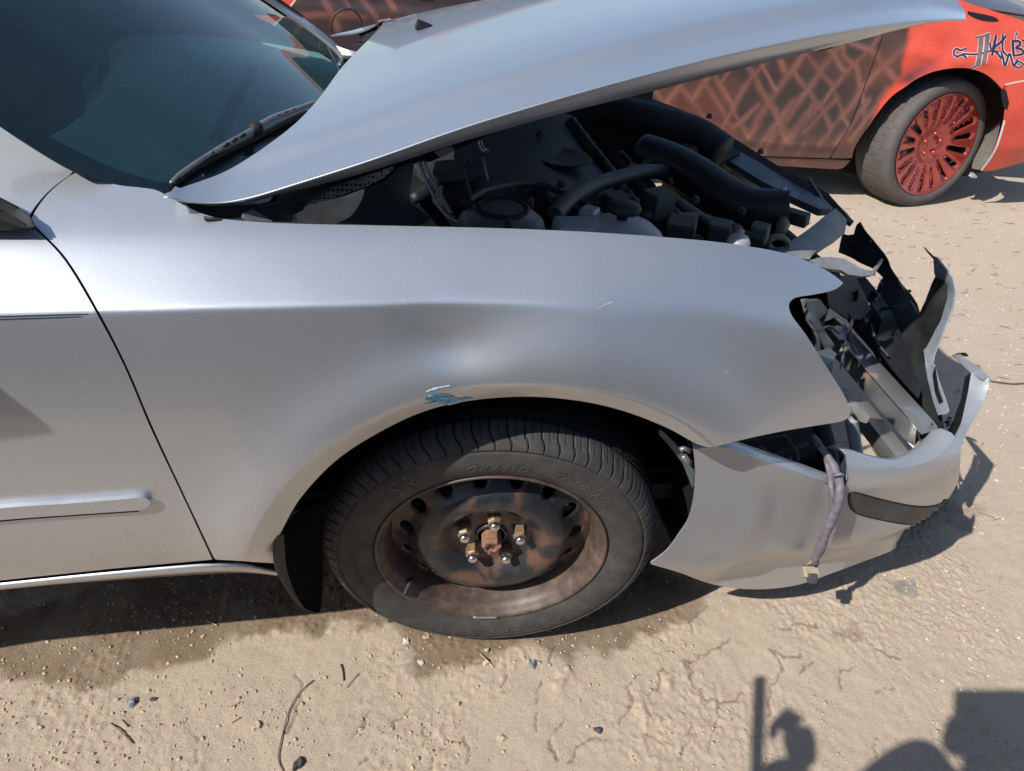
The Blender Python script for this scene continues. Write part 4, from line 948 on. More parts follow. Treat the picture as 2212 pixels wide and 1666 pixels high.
# ------------------------------------------------------------------ engine bay
patch('inner_wing', [(440, 472, .05), (520, 482, .06), (900, 494, .08), (1300, 508, .10), (1600, 535, .14), (1700, 560, .2), (1700, 700, .26), (1300, 640, .2), (900, 610, .17), (520, 600, .14)], M['bay'], sedan, step=24, thick=.004)
box('bay_floor', (-.48, .16, .34), (.84, 1.6, .37), M['black'], sedan, 0)
box('far_inner_wing', (-.5, 1.50, .36), (.75, 1.56, .90), M['bay'], sedan, 0)
patch('cowl_side_bracket', [(560, 448, .10), (600, 440, .11), (640, 446, .12), (660, 440, .13), (655, 455, .13), (630, 465, .12), (640, 490, .11), (560, 486, .10), (540, 470, .10)], M['bay'], sedan, step=8, thick=.006)
patch('cowl_stay', [(524, 462, .07), (546, 452, .09), (585, 475, .08), (600, 490, .07), (560, 488, .06)], M['baygrey'], sedan, step=7, thick=.006)
patch('cowl_end_cover', [(398, 440, .085), (470, 446, .10), (560, 440, .12), (650, 420, .15), (720, 396, .17), (740, 420, .17), (660, 445, .14), (560, 470, .11), (470, 468, .085), (425, 456, .08)], M['duct'], sedan, step=9, thick=.006)
patch('perforated_bracket', [(622, 452, .14), (651, 436, .15), (720, 402, .17), (794, 366, .19), (853, 352, .20), (849, 366, .2), (832, 383, .19), (790, 402, .17), (724, 424, .155), (670, 440, .14), (640, 448, .135), (640, 482, .11), (626, 482, .11)], M['perf'], sedan, step=8, thick=.003)
patch('bay_side_panel', [(860, 362, .36), (895, 350, .38), (885, 420, .34), (888, 440, .32), (930, 470, .28), (880, 495, .26), (640, 485, .22), (640, 450, .26), (740, 425, .30), (830, 392, .33)], M['duct'], sedan, step=14, thick=.006)
# strut tower with its cap
sc_ = at(1085, 452, Y=.33)
lathe('strut_tower', [(.092, -.14), (.088, -.05), (.080, -.022), (.066, -.010), (.048, -.004), (.044, .003), (.036, .004), (.0001, .004)], 48, sc_, M['baygrey'], sedan)
lathe('strut_ring', [(.050, .0), (.0515, .004), (.044, .006), (.043, .002)], 48, sc_, M['black'], sedan)
for a in (30, 150, 270):
    lathe('strut_stud', [(.007, -.01), (.007, .012), (.004, .016), (.0001, .016)], 10, sc_ + np.array([.068 * math.cos(dgs(a)), .068 * math.sin(dgs(a)), -.006]), M['bay'], sedan)
# washer reservoir with cap
rc = at(1345, 492, Y=.25)
V, F = [], []
lathe('reservoir', [(.080, -.14), (.082, -.03), (.074, -.008), (.056, .006), (.030, .012), (.0001, .013)], 40, rc, M['white'], sedan)
lathe('reservoir_cap', [(.010, .0), (.010, .020), (.030, .022), (.032, .028), (.029, .034), (.012, .037), (.0001, .037)], 28, rc + np.array([.0, .01, .006]), M['bay'], sedan)
c0_ = at(1240, 482, Y=.26); box('reservoir_neck', c0_ - [.035, .03, .06], c0_ + [.055, .03, .004], M['white'], sedan, .008)
lathe('filler_cap', [(.022, -.06), (.022, .0), (.016, .010), (.006, .012), (.0055, .022), (.0001, .023)], 24, at(1596, 522, Y=.24), M['white'], sedan)
# engine cover, battery, ducts
ec = [at(1010, 345, Y=.85), at(1210, 250, Y=1.05), at(1300, 330, Y=1.0), at(1370, 420, Y=.75), at(1330, 470, Y=.55), at(1160, 430, Y=.6), at(1020, 415, Y=.65)]
patch('engine_cover', [(930, 350, .80), (1060, 290, .95), (1190, 235, 1.1), (1235, 250, 1.1), (1290, 330, 1.0), (1345, 410, .8), (1330, 450, .62), (1200, 425, .58), (1040, 425, .60), (960, 420, .66)], M['duct'], sedan, step=14, thick=.02)
lathe('engine_cover_dip', [(.0001, .0), (.065, .001), (.072, .003), (.076, .0)], 40, at(1215, 342, Y=.84) + np.array([0, 0, .002]), M['black'], sedan)
box('battery', at(960, 400, Y=.62) - [.10, .09, .2], at(960, 400, Y=.62) + [.06, .09, .0], M['black'], sedan, .01)
for i in range(0):
    c = at(1258 + i * 20, 285 + i * 29, Y=1.02 - i * .055); V, F = box_geo(c, (.03, .012, 0), (-.008, .03, .0), (0, 0, .03)); bevel(mesh('intake_runner', V, F, M['bay'], sedan, False), .012, 3)
tube('intake_hose', smooth3([at(1390, 330, Y=1.0), at(1450, 352, Y=.92), at(1510, 385, Y=.84), at(1560, 420, Y=.76), at(1610, 446, Y=.70), at(1660, 453, Y=.66), at(1702, 452, Y=.64)]), .052, M['rubber'], sedan, 20)
tube('hose_clamp', [at(1687, 453, Y=.648), at(1697, 452.5, Y=.644)], .0535, M['alu'], sedan, 20)
tube('upper_duct', smooth3([at(1290, 240, Y=1.25), at(1360, 250, Y=1.2), at(1430, 268, Y=1.15), at(1500, 290, Y=1.1), at(1560, 330, Y=1.02)]), .05, M['bay'], sedan, 16)
patch('air_box', [(1330, 206, 1.42), (1400, 210, 1.42), (1480, 240, 1.38), (1560, 300, 1.25), (1600, 330, 1.15), (1560, 350, 1.1), (1480, 310, 1.15), (1400, 270, 1.25), (1300, 232, 1.38)], M['black'], sedan, step=12, thick=.05)
patch('bay_label', [(1384, 236, 1.33), (1410, 240, 1.33), (1418, 248, 1.32), (1396, 252, 1.31), (1382, 246, 1.32)], M['white'], sedan, step=6, thick=.004)
patch('front_panel_rail', [(1555, 318, 1.18), (1580, 318, 1.2), (1640, 350, 1.12), (1720, 400, 1.0), (1780, 430, .9), (1800, 450, .82), (1770, 452, .82), (1700, 420, .92), (1640, 388, 1.02), (1580, 350, 1.12)], M['baygrey'], sedan, step=9, thick=.02)
patch('radiator_support', [(1480, 248, 1.34), (1520, 256, 1.34), (1600, 308, 1.22), (1700, 370, 1.05), (1790, 418, .92), (1832, 470, .80), (1822, 482, .80), (1780, 446, .90), (1690, 396, 1.03), (1590, 336, 1.2), (1510, 284, 1.32)], M['bay'], sedan, step=12, thick=.03)
patch('lamp_panel', [(1671, 546, .46), (1740, 500, .60), (1805, 450, .74), (1830, 474, .74), (1825, 504, .70), (1800, 525, .62), (1766, 545, .52), (1720, 556, .46)], M['baygrey'], sedan, step=9, thick=.01)
tube('fitting', [at(1688, 474, Y=.6), at(1692, 486, Y=.58), at(1684, 505, Y=.55)], [.013, .016, .012], simple('yellowed_plastic', (.16, .13, .07), .5), sedan, 12)
rp = [at(1680 + 21 * math.cos(a), 527 + 15 * math.sin(a), Y=.50) for a in np.linspace(0, 2 * math.pi, 24)]
tube('filler_ring', rp, .008, simple('grey_green_plastic', (.12, .125, .105), .5), sedan, 8)
patch('broken_mirror_shard', [(1741, 402, .9), (1748, 386, .9), (1776, 428, .86), (1758, 424, .88)], M['baygrey'], sedan, step=5, thick=.004)
tube('shard_edge', [at(1740, 404, Y=.895), at(1747, 384, Y=.895), at(1777, 430, Y=.855)], .003, M['white'], sedan, 6)
# hoses, looms, clips and small fittings that fill the bay
loomm = simple('black_wire_loom', (.03, .03, .033), .6, var=.4, scale=60); brownm = simple('rust_brown_casting', (.075, .05, .037), .75, var=.5, scale=30, bmp=.3); greym = simple('dusty_grey_casting', (.055, .054, .052), .7, var=.4, scale=25, bmp=.3)
def ahose(name, pts, r, mt, ribs=0):
    q = np.array(smooth3([at(a, b, Y=y) for a, b, y in pts], 10)); k = np.arange(len(q)); rad = r * (1 + (.10 * np.sin(k * ribs) if ribs else 0 * k)); return tube(name, q, rad, mt, sedan, 12)
ahose('coolant_hose', [(1195, 470, .42), (1240, 425, .55), (1300, 395, .68), (1390, 372, .80), (1450, 372, .9)], .019, M['rubber'])
ahose('heater_hose', [(895, 430, .50), (960, 395, .66), (1060, 390, .72), (1150, 405, .66), (1200, 440, .5)], .012, M['rubber'])
ahose('corrugated_tube', [(1232, 262, 1.06), (1270, 312, .98), (1315, 368, .88), (1352, 420, .74), (1395, 470, .58)], .016, loomm, 1.9)
ahose('wire_loom', [(1000, 442, .40), (1060, 408, .52), (1160, 398, .60), (1260, 440, .52), (1300, 470, .40)], .007, loomm, 1.2); ahose('wire_loom', [(1340, 330, .98), (1400, 392, .84), (1440, 440, .70), (1500, 488, .50)], .008, loomm, 1.2)
ahose('wire_loom', [(1210, 246, 1.1), (1180, 300, .98), (1110, 345, .88), (1020, 372, .80)], .007, loomm); ahose('brake_pipe', [(905, 352, .55), (930, 410, .48), (960, 462, .40), (1000, 488, .33)], .004, M['alu'])
ahose('brake_pipe', [(915, 350, .55), (945, 412, .48), (975, 462, .40)], .004, M['alu']); ahose('air_line', [(1450, 470, .50), (1520, 470, .55), (1590, 500, .48), (1650, 520, .44)], .009, M['rubber'])
ahose('radiator_hose', [(1420, 420, .74), (1470, 452, .66), (1530, 492, .52), (1590, 508, .44)], .024, M['rubber']); ahose('ground_strap', [(1375, 372, .86), (1396, 350, .9), (1420, 352, .92)], .006, brownm)
for (px, py, Y, a, b, c, mt, nm) in ((1272, 468, .34, .020, .016, .016, M['white'], 'relay'), (1372, 375, .84, .022, .020, .02, brownm, 'sensor'), (1330, 438, .62, .030, .022, .02, greym, 'bracket_casting'), (1420, 440, .62, .034, .028, .03, greym, 'pump_casting'), (1470, 505, .42, .04, .03, .03, M['bay'], 'fuse_box'),
                                      (1555, 500, .46, .03, .025, .02, M['duct'], 'fuse_box'), (1140, 410, .62, .02, .015, .015, loomm, 'connector_plug'), (1285, 402, .72, .018, .015, .015, loomm, 'connector_plug'), (1480, 330, 1.04, .03, .025, .02, M['duct'], 'throttle_body'), (950, 372, .66, .05, .04, .012, M['duct'], 'battery_cover'), (1080, 372, .78, .02, .02, .012, brownm, 'coil_pack'), (1135, 352, .82, .02, .02, .012, brownm, 'coil_pack'),
                                      (1640, 505, .48, .025, .02, .02, greym, 'latch_bracket'), (1720, 470, .62, .02, .03, .015, M['bay'], 'latch_bracket')):
    ang = (px * .013) % 1.2; V, F = box_geo(at(px, py, Y=Y), (a * math.cos(ang), a * math.sin(ang), 0), (-b * math.sin(ang), b * math.cos(ang), 0), (0, .003, c)); bevel(mesh(nm, V, F, mt, sedan, False), .005, 2)
for (px, py, Y) in ((1010, 360, .78), (1165, 300, .96), (1250, 300, 1.02), (1300, 372, .9), (1210, 412, .63), (1100, 412, .64), (985, 395, .68), (1530, 262, 1.33), (1640, 338, 1.16), (1745, 400, .98), (1600, 470, .6), (1345, 402, .8), (1445, 405, .8), (1500, 445, .66)):
    lathe('bolt', [(.011, -.004), (.011, .003), (.0075, .003), (.0075, .010), (.0001, .0105)], 6, at(px, py, Y=Y) + np.array([0, 0, .014]), greym, sedan, smooth=False)
# loose wires and ragged plastic in the smashed corner
for pts, r, mt in (([(1752, 700, .26), (1768, 740, .22), (1760, 790, .17), (1778, 830, .12)], .004, loomm), ([(1742, 690, .27), (1764, 715, .24), (1790, 705, .27), (1812, 720, .30)], .003, loomm), ([(1700, 950, .06), (1722, 985, .02), (1716, 1020, .0), (1738, 1040, .0)], .004, loomm), ([(1640, 965, .07), (1668, 985, .05), (1700, 975, .05), (1742, 960, .06)], .006, loomm),
                   ([(1815, 660, .42), (1840, 690, .40), (1832, 730, .36), (1850, 760, .36)], .004, loomm), ([(1880, 700, .46), (1895, 740, .42), (1920, 770, .38)], .004, M['duct'])):
    ahose('broken_wire', pts, r, mt)
_rg = np.random.default_rng(5)
for cx, cy, X, sz, mt in ((1795, 700, .80, 26, 'black'), (1822, 742, .86, 20, 'duct'), (1846, 640, .95, 22, 'black'), (1890, 640, 1.08, 18, 'black'), (1925, 690, 1.14, 16, 'black'), (1770, 850, .70, 18, 'black'), (1756, 770, .68, 16, 'duct'), (2018, 925, 1.08, 13, 'black'), (2048, 915, 1.10, 14, 'black'), (2056, 905, 1.12, 10, 'duct'), (1870, 690, 1.02, 15, 'duct'), (1700, 985, .66, 15, 'black'), (1962, 700, 1.18, 12, 'black'), (1845, 520, 1.14, 14, 'black'), (1880, 520, 1.16, 10, 'duct')):
    a = np.sort(_rg.uniform(0, 6.28, 9)); rr = sz * _rg.uniform(.35, 1.0, 9)
    try: patch('torn_plastic', [(cx + r_ * math.cos(t), cy + r_ * .8 * math.sin(t), 'x', X + .03 * math.cos(t * 2)) for r_, t in zip(rr, a)], M[mt], sedan, step=5, thick=.003)
    except Exception: pass
for pts in ([(1983, 677), (1975, 663), (1966, 650)], [(1940, 606), (1948, 618), (1957, 632)], [(1900, 600), (1906, 618), (1914, 640)], [(1914, 642), (1922, 662), (1930, 690)], [(2079, 911), (2072, 928), (2066, 942)]):
    tube('stress_crack', [at(*q, X=1.172) for q in pts], [.0008, .0022, .0008], M['white'], sedan, 5)
# broken lamp pieces on the fender tip
lampm = simple('broken_lamp_plastic', (.23, .21, .205), .35, var=.2, scale=60, coat=.3)
patch('lamp_fragment', [(1686, 552, .20), (1700, 544, .21), (1730, 541, .23), (1764, 541, .26), (1755, 552, .25), (1748, 561, .22), (1728, 558, .2), (1705, 556, .2)], lampm, sedan, step=6, thick=.008)
patch('lamp_fragment', [(1750, 562, .22), (1766, 557, .24), (1793, 555, .27), (1824, 559, .30), (1848, 572, .31), (1863, 582, .31), (1888, 586, .32), (1886, 595, .31), (1862, 597, .29), (1832, 593, .27), (1818, 584, .26), (1786, 580, .24), (1762, 573, .22)], lampm, sedan, step=6, thick=.008)
patch('lamp_fragment', [(1886, 584, .33), (1896, 572, .35), (1908, 560, .36), (1904, 570, .36), (1894, 584, .34), (1890, 596, .33)], lampm, sedan, step=5, thick=.004)
tube('bay_hook', smooth3([at(1036, 305, Y=.75), at(1040, 318, Y=.74), at(1047, 328, Y=.73), at(1052, 322, Y=.73)]), .006, M['alu'], sedan, 8)
tube('bay_rod', [at(1043, 340, Y=.72), at(1050, 372, Y=.70), at(1057, 402, Y=.68)], .0025, M['alu'], sedan, 6)
for pts in ([(1296, 664), (1310, 657), (1322, 652)], [(1230, 60), (1260, 40)], [(705, 925), (712, 922)]):
    pass
for pts in ([(1290, 667), (1306, 659), (1322, 653)], [(486, 838), (490, 832)], [(660, 905), (664, 902)], [(1560, 800), (1575, 806)]):
    q = np.array(S(*pts, k=5)); n_ = np.array([.3, .9]); G_ = G_side_off(.0008)
    loft('scratch', [hit(q - n_ * .6, G_), hit(q + n_ * .6, G_)], M['primer'], sedan)
# blue scrape on the arch lip
def G_lip(d): return lambda x, y, z: y + d - y_side(x, z)
patch_m = [M['blue'], M['primer']]
for poly, mm in (([(918, 864), (926, 856), (950, 852), (972, 855), (985, 856), (970, 860), (990, 862), (1010, 858), (1022, 862), (1000, 866), (965, 873), (955, 872), (940, 870), (922, 872), (945, 866), (925, 866)], M['blue']),
                 ([(920, 845), (935, 838), (960, 834), (972, 832), (972, 834), (950, 838), (930, 844), (921, 848)], M['primer']),
                 ([(914, 873), (940, 869), (962, 868), (960, 870), (940, 872), (916, 875)], M['primer']), ([(965, 873), (985, 866), (1018, 861), (1024, 863), (1000, 868), (970, 876)], M['primer']),
                 ([(928, 842), (944, 839), (946, 841), (934, 845)], M['blue']), ([(924, 854), (950, 851), (974, 853), (974, 855), (950, 853.5), (926, 857)], M['primer']), ([(945, 862), (975, 859), (990, 860), (988, 862), (965, 863)], M['primer'])):
    panel('paint_scrape', poly, G_lip(.0008), mm, sedan, step=4, thick=0)

# ------------------------------------------------------------------ red car behind
RP0 = np.array([1.903, 2.698, .2]); RD = np.array([.9856, -.1692, 0]); RNRM = np.array([RD[1], -RD[0], 0])   # heading, outward normal
RWC = np.array([2.876, 2.593, .343]); RS = math.radians(10.3); RC = math.radians(-4)
def red_f(u, z):
    f = .20 * np.maximum(0, z - .72) ** 1.6 + .05 * ss((.36 - z) / .2) - .012 * np.exp(-((z - .315) / .02) ** 2) * ss((.45 - u) / .1)
    r = np.hypot(u - 1.0, z - .36)
    f = f - .018 * np.exp(-((np.maximum(r, .42) - .42) / .05) ** 2) * ss((z - .3) / .1)
    f = f + .55 * np.maximum(0, u - 1.15) ** 2.2 - .006 * np.exp(-((z - .80) / .03) ** 2)
    return f
def red_uz(x, y, z): return (x - RP0[0]) * RD[0] + (y - RP0[1]) * RD[1], z
def G_red_off(d):
    def G(x, y, z):
        u, zz = red_uz(x, y, z); s = -((x - RP0[0]) * RNRM[0] + (y - RP0[1]) * RNRM[1])
        return s + d - red_f(u, zz)
    return G
G_red = G_red_off(0.0)
z3 = lambda pts: [(1409.6 + x * .3627, y * .3627) for x, y in pts]
LINES = [z3(l) for l in ([(330, 400), (420, 530), (480, 640), (570, 830)], [(520, 350), (600, 440), (690, 600), (760, 760), (820, 860)], [(730, 300), (790, 420)], [(900, 290), (980, 400), (1060, 510), (1120, 640), (1170, 760)], [(1130, 220), (1140, 330), (1220, 400), (1250, 560), (1265, 720)],
         [(1180, 250), (1330, 330), (1450, 470), (1500, 500)], [(130, 470), (230, 600), (300, 680), (400, 790)], [(0, 500), (60, 600), (120, 640)], [(570, 820), (700, 600), (800, 460), (880, 360), (960, 230)], [(400, 500), (450, 430), (530, 340)], [(490, 620), (600, 450), (720, 320)],
         [(690, 840), (800, 700), (900, 560), (1030, 400), (1130, 260)], [(800, 860), (930, 700), (1060, 540), (1150, 440), (1250, 340), (1400, 170)], [(900, 800), (1000, 680), (1100, 580)], [(1130, 700), (1230, 560), (1330, 440), (1520, 260)], [(380, 800), (440, 720), (500, 620)], [(230, 600), (350, 420), (420, 330)], [(1180, 830), (1300, 680), (1400, 520)],
         [(0, 560), (100, 480), (200, 380)], [(480, 760), (570, 700), (640, 620)], [(640, 950), (700, 830)], [(840, 960), (900, 860)], [(1000, 240), (1100, 360), (1130, 420)])]
LINES += [[(690, -20), (728, 60)], [(735, -15), (765, 38)], [(775, -12), (812, 35)], [(600, 33), (700, 34), (790, 37)], [(655, 30), (640, 70)], [(830, -10), (850, 20)], [(1150, 250), (1240, 190), (1330, 150)], [(1200, 300), (1300, 200), (1400, 130)], [(1250, 180), (1330, 260), (1360, 300)]]
LINES += [z3(l) for l in ([(60, 640), (160, 500), (260, 380)], [(620, 330), (680, 440), (740, 540)], [(610, 900), (740, 720), (840, 590)], [(760, 880), (880, 720), (960, 620)], [(990, 880), (1080, 760), (1170, 640)], [(850, 430), (930, 540), (1010, 660), (1060, 760)], [(1030, 250), (1090, 340), (1150, 430)], [(300, 480), (380, 600), (460, 740)], [(1090, 860), (1200, 720), (1290, 590)], [(640, 520), (720, 640), (800, 800)])]
for k in range(-6, 20): LINES.append([(500 + k * 70, -260), (500 + k * 70 + 90, -60)]); LINES.append([(560 + k * 70, -260), (560 + k * 70 - 80, -60)])
def lattice(v2, V):
    u, z = red_uz(V[:, 0], V[:, 1], V[:, 2]); n1 = fbm(u * 3.2, z * 4.2, 81, 4); n2 = fbm(u * 11, z * 11, 85, 3)
    dark = np.stack([.040 + 0 * u, .028 + 0 * u, .028 + 0 * u], 1); mar = np.array([.12, .045, .035])
    t = np.clip((n1 - .36) / .30, 0, 1)[:, None]; c = dark * (1 - t) + mar * t
    low = np.clip((.42 - z) / .15, 0, 1)[:, None] * .6; c = c * (1 - low) + np.array([.15, .068, .055]) * low
    jx = v2[:, 0] + (n2 - .5) * 10; jy = v2[:, 1] + (fbm(u * 9, z * 9, 88, 3) - .5) * 10
    a = np.zeros(len(u))
    for i, L in enumerate(LINES): a = np.maximum(a, np.exp(-(seg_dist(jx, jy, L) / (4.4 + (i % 3) * 1.3)) ** 2) * (.35 + .6 * vnoise(u * 7 + i * 3, z * 7, 90)))
    a = a[:, None]; c = c * (1 - a) + np.array([.29, .115, .09]) * a
    return np.c_[c, np.ones(len(u))]
def fender_paint(v2, V):
    c = lattice(v2, V)[:, :3]; x, y = v2[:, 0], v2[:, 1]; u, z = red_uz(V[:, 0], V[:, 1], V[:, 2]); n = fbm(u * 8, z * 8, 95, 4)
    edge = np.interp(y, [-200, 54, 127, 163, 220, 330], [1985, 1962, 1954, 1945, 1900, 1860]) + (n - .5) * 26
    t = ss((x - edge) / 16 + .5)
    red = np.stack([.74 + .14 * (n - .5), .085 + .05 * (n - .5), .045 + .03 * (n - .5)], 1)
    for cx, cy, rx, ry, s in ((1990, 150, 34, 14, .75), (2010, 133, 22, 10, .55), (1962, 168, 24, 16, .8), (2080, 150, 60, 10, .25), (2150, 120, 40, 50, .10)):
        w = s * np.exp(-((x - cx - (cy - y) * .5) / rx) ** 2 - ((y - cy) / ry) ** 2) * np.clip(n * 2.2 - .3, 0, 1.2)
        red = red * (1 - w[:, None]) + np.array([.05, .03, .04]) * w[:, None]
    c = c * (1 - t[:, None]) + red * t[:, None]
    return np.c_[c, np.ones(len(u))]
def plain_red(v2, V):
    n = fbm(V[:, 0] * 6, V[:, 2] * 6, 97, 4); return np.c_[.68 + .2 * (n - .5), .075 + .05 * (n - .5), .042 + .03 * (n - .5), np.ones(len(n))]
redcar = root('red_car', 'red and black spray painted car with lattice pattern and red multispoke wheel', 'car', (1.2, 3.6, 0))
rr_ = (1.2, 6.0)
seam = S((1921, -60), (1917, 20), (1913, 54), (1891, 120), (1869, 181), (1844, 250), (1828, 284), (1793, 339))
panel('front_door', [(655, -120), (655, -30), (640, 0), (612, 38), (560, 90), (700, 300), (1000, 330), (1400, 334)] + S((1500, 334), (1620, 336.5), (1700, 339), (1790, 342)) + seam[::-1] + [(1930, -140)], G_red, M['red'], redcar, step=7, thick=.002, paint=lattice, rng=rr_)
panel('rear_door', [(-900, -120), (650, -120), (650, -30), (635, 0), (606, 38), (554, 90), (-300, 90), (-900, 60)], G_red_off(.004), M['red'], redcar, step=24, thick=.002, paint=plain_red, rng=rr_)
panel('rocker', S((900, 338), (1400, 337), (1620, 339.5), (1700, 342), (1797, 345), (1838, 347)) + S((1833, 352), (1822, 362), (1809, 366)) + S((1740, 362), (1642, 357), (1400, 352), (900, 350)), G_red_off(-.006), M['red'], redcar, step=6, thick=.002, paint=lattice, rng=rr_)
f_arch = S((1840, 342), (1846, 320), (1860, 296), (1878, 271), (1897, 243), (1917, 218), (1934, 202), (1955, 188), (1976, 173), (1998, 162), (2020, 154), (2046, 149), (2070, 147), (2092, 148), (2112, 153), (2130, 161), (2145, 172), (2158, 185), (2166, 196))
panel('fender', [(p[0] + 3.5, p[1]) for p in seam[::-1]][0:0] + [(1797, 342)] + [(p[0] + 2.2, p[1]) for p in seam[::-1]] + [(1990, -90)] + S((2060, -12), (2085, 4), (2140, 22), (2212, 46), (2330, 92)) + [(2330, 150), (2212, 174), (2171, 182)] + f_arch[::-1], G_red, M['red'], redcar, step=5, thick=.002, paint=fender_paint, rng=rr_)
panel('front_bumper', [(2169, 200), (2172, 185), (2212, 176.5), (2330, 153), (2400, 240), (2330, 325)] + S((2260, 342), (2212, 350), (2175, 361), (2140, 369), (2120, 370)) + S((2135, 345), (2150, 315), (2160, 288), (2168, 258), (2170, 240), (2176, 224)), G_red, M['red'], redcar, step=6, thick=.002, paint=plain_red, rng=rr_)
panel('arch_gap', [(2162, 190), (2174, 196), (2180, 222), (2176, 238), (2168, 232), (2164, 214)], G_red_off(.003), M['black'], redcar, step=5, thick=.004, rng=rr_)
panel('front_door', [(1796, 341)] + [(p[0] + 1.1, p[1]) for p in seam[::-1]] + [(p[0] - 1.2, p[1]) for p in seam] + [(1793, 341)], G_red_off(-.006), M['seam'], redcar, step=6, thick=.002, rng=rr_).name = 'door_gap'
wl = np.array([RWC[0], RWC[1] + .28, RWC[2]])
panel('wheel_well', [(1820, 372), (1846, 300), (1917, 205), (2000, 150), (2090, 138), (2170, 180), (2185, 225), (2168, 300), (2125, 372), (1990, 400)], G_red_off(-.26), M['black'], redcar, step=14, thick=.01, rng=rr_)
ap = np.array(hit([p[:2] for p in f_arch], G_red, *rr_)); loft('wheel_well_lip', [ap, ap - RNRM * .03 + [0, 0, .003], ap - RNRM * .27 + [0, 0, .02]], M['black'], redcar)
patch('liner_flap', [(2160, 262, 2.60), (2153, 300, 2.58), (2140, 335, 2.56), (2121, 368, 2.55), (2099, 364, 2.62), (2106, 330, 2.66), (2122, 300, 2.68), (2140, 280, 2.66)], M['liner'], redcar, step=6, thick=.004)
panel('bumper_edge', S((2172, 262), (2155, 318), (2138, 348), (2121, 370)) + S((2119, 368), (2135, 346), (2152, 316), (2169, 260)), G_red_off(.003), M['primer'], redcar, step=4, thick=.003, rng=rr_)
patch('loose_clip', [(2098, 372, 2.62), (2106, 374, 2.62), (2112, 384, 2.60), (2098, 383, 2.60), (2092, 380, 2.62)], M['white'], redcar, step=4, thick=.01)
panel('hood_vent', S((2091, 24), (2104, 27), (2130, 32), (2150, 38), (2158, 45)) + S((2150, 47), (2125, 45), (2104, 38), (2091, 30)), G_red_off(.003), M['black'], redcar, step=4, thick=.003, rng=rr_)
panel('bumper_seam', S((2171, 184), (2190, 179), (2212, 175), (2260, 165)) + S((2260, 163.5), (2212, 173.5), (2190, 177.5), (2171, 182.6)), G_red_off(.002), M['primer'], redcar, step=5, thick=.0015, rng=rr_)
def rw(u, s, z): return RP0 * [1, 1, 0] + RD * u - RNRM * s + np.array([0, 0, z])
def rloft(name, rows, mat, thick=.01):
    return loft(name, [[rw(*p) for p in r] for r in rows], mat, redcar, thick=thick)
redp = simple('red_car_paint', (.62, .06, .04), .35, coat=.6, var=.12, scale=4)
rloft('car_hood', [[(u, s, z - .07 * ((s - .9) / .8) ** 2) for s in np.linspace(.10, 1.72, 12)] for u, z in ((.42, 1.09), (.8, 1.085), (1.2, 1.06), (1.6, .99), (1.9, .80))], simple('dark_red_hood', (.07, .022, .02), .4, coat=.4))
rloft('cowl', [[(u, s, z) for s in np.linspace(.10, 1.72, 8)] for u, z in ((.10, 1.07), (.30, 1.055), (.44, 1.05))], M['black'])
rloft('windscreen', [[(u, s, z) for s in np.linspace(.16 + q * .2, 1.68 - q * .2, 8)] for u, z, q in ((.20, 1.06, 0), (-.2, 1.25, .5), (-.55, 1.40, 1))], M['sideglass'], .004)
rloft('side_windows', [[(u, s, z) for u in np.linspace(-2.3, .05 - k * .6, 10)] for s, z, k in ((.10, .99, 0), (.20, 1.20, .5), (.33, 1.40, 1))], M['sideglass'], .004)
rloft('roof', [[(u, s, 1.40 + .05 * math.cos((s - .9) * 1.6)) for s in np.linspace(.33, 1.5, 8)] for u in np.linspace(-2.1, -.55, 8)], redp)
rloft('far_side', [[(u, 1.8, z) for u in np.linspace(-2.9, 1.6, 6)] for z in (.25, .95)], redp)
V, F = box_geo(rw(-.6, .9, .24), RD * 2.2, RNRM * .62, (0, 0, .04)); mesh('underbody', V, F, M['black'], redcar, False)
# wheel
rwheel = bpy.data.objects.new('wheel', None); COL.objects.link(rwheel); rwheel.parent = redcar; rwheel.location = RWC - np.array([1.2, 3.6, 0])
R_T = np.array([math.cos(RS), math.sin(RS), 0]); _nn = np.array([math.sin(RS), -math.cos(RS), 0])
R_U = np.array([0, 0, 1]) * math.cos(RC) + _nn * math.sin(RC); R_A = np.cross(R_U, R_T) * -1.0
if R_A[1] > 0: R_A = -R_A
rprof = [(.272, -.008), (.276, .0), (.281, .004), (.288, .008), (.296, .010), (.304, .0105), (.312, .010), (.320, .008), (.327, .004), (.333, -.001), (.3375, -.007), (.341, -.014), (.3435, -.022), (.345, -.032), (.346, -.040), (.3465, -.044)]
build_tyre(rwheel, RWC, R_T, R_U, R_A, M['tyre2'], R=.352, width=.235, gw=.0065, gd=.011, nang=1300, blocks=58, prof=rprof, curve=.3)
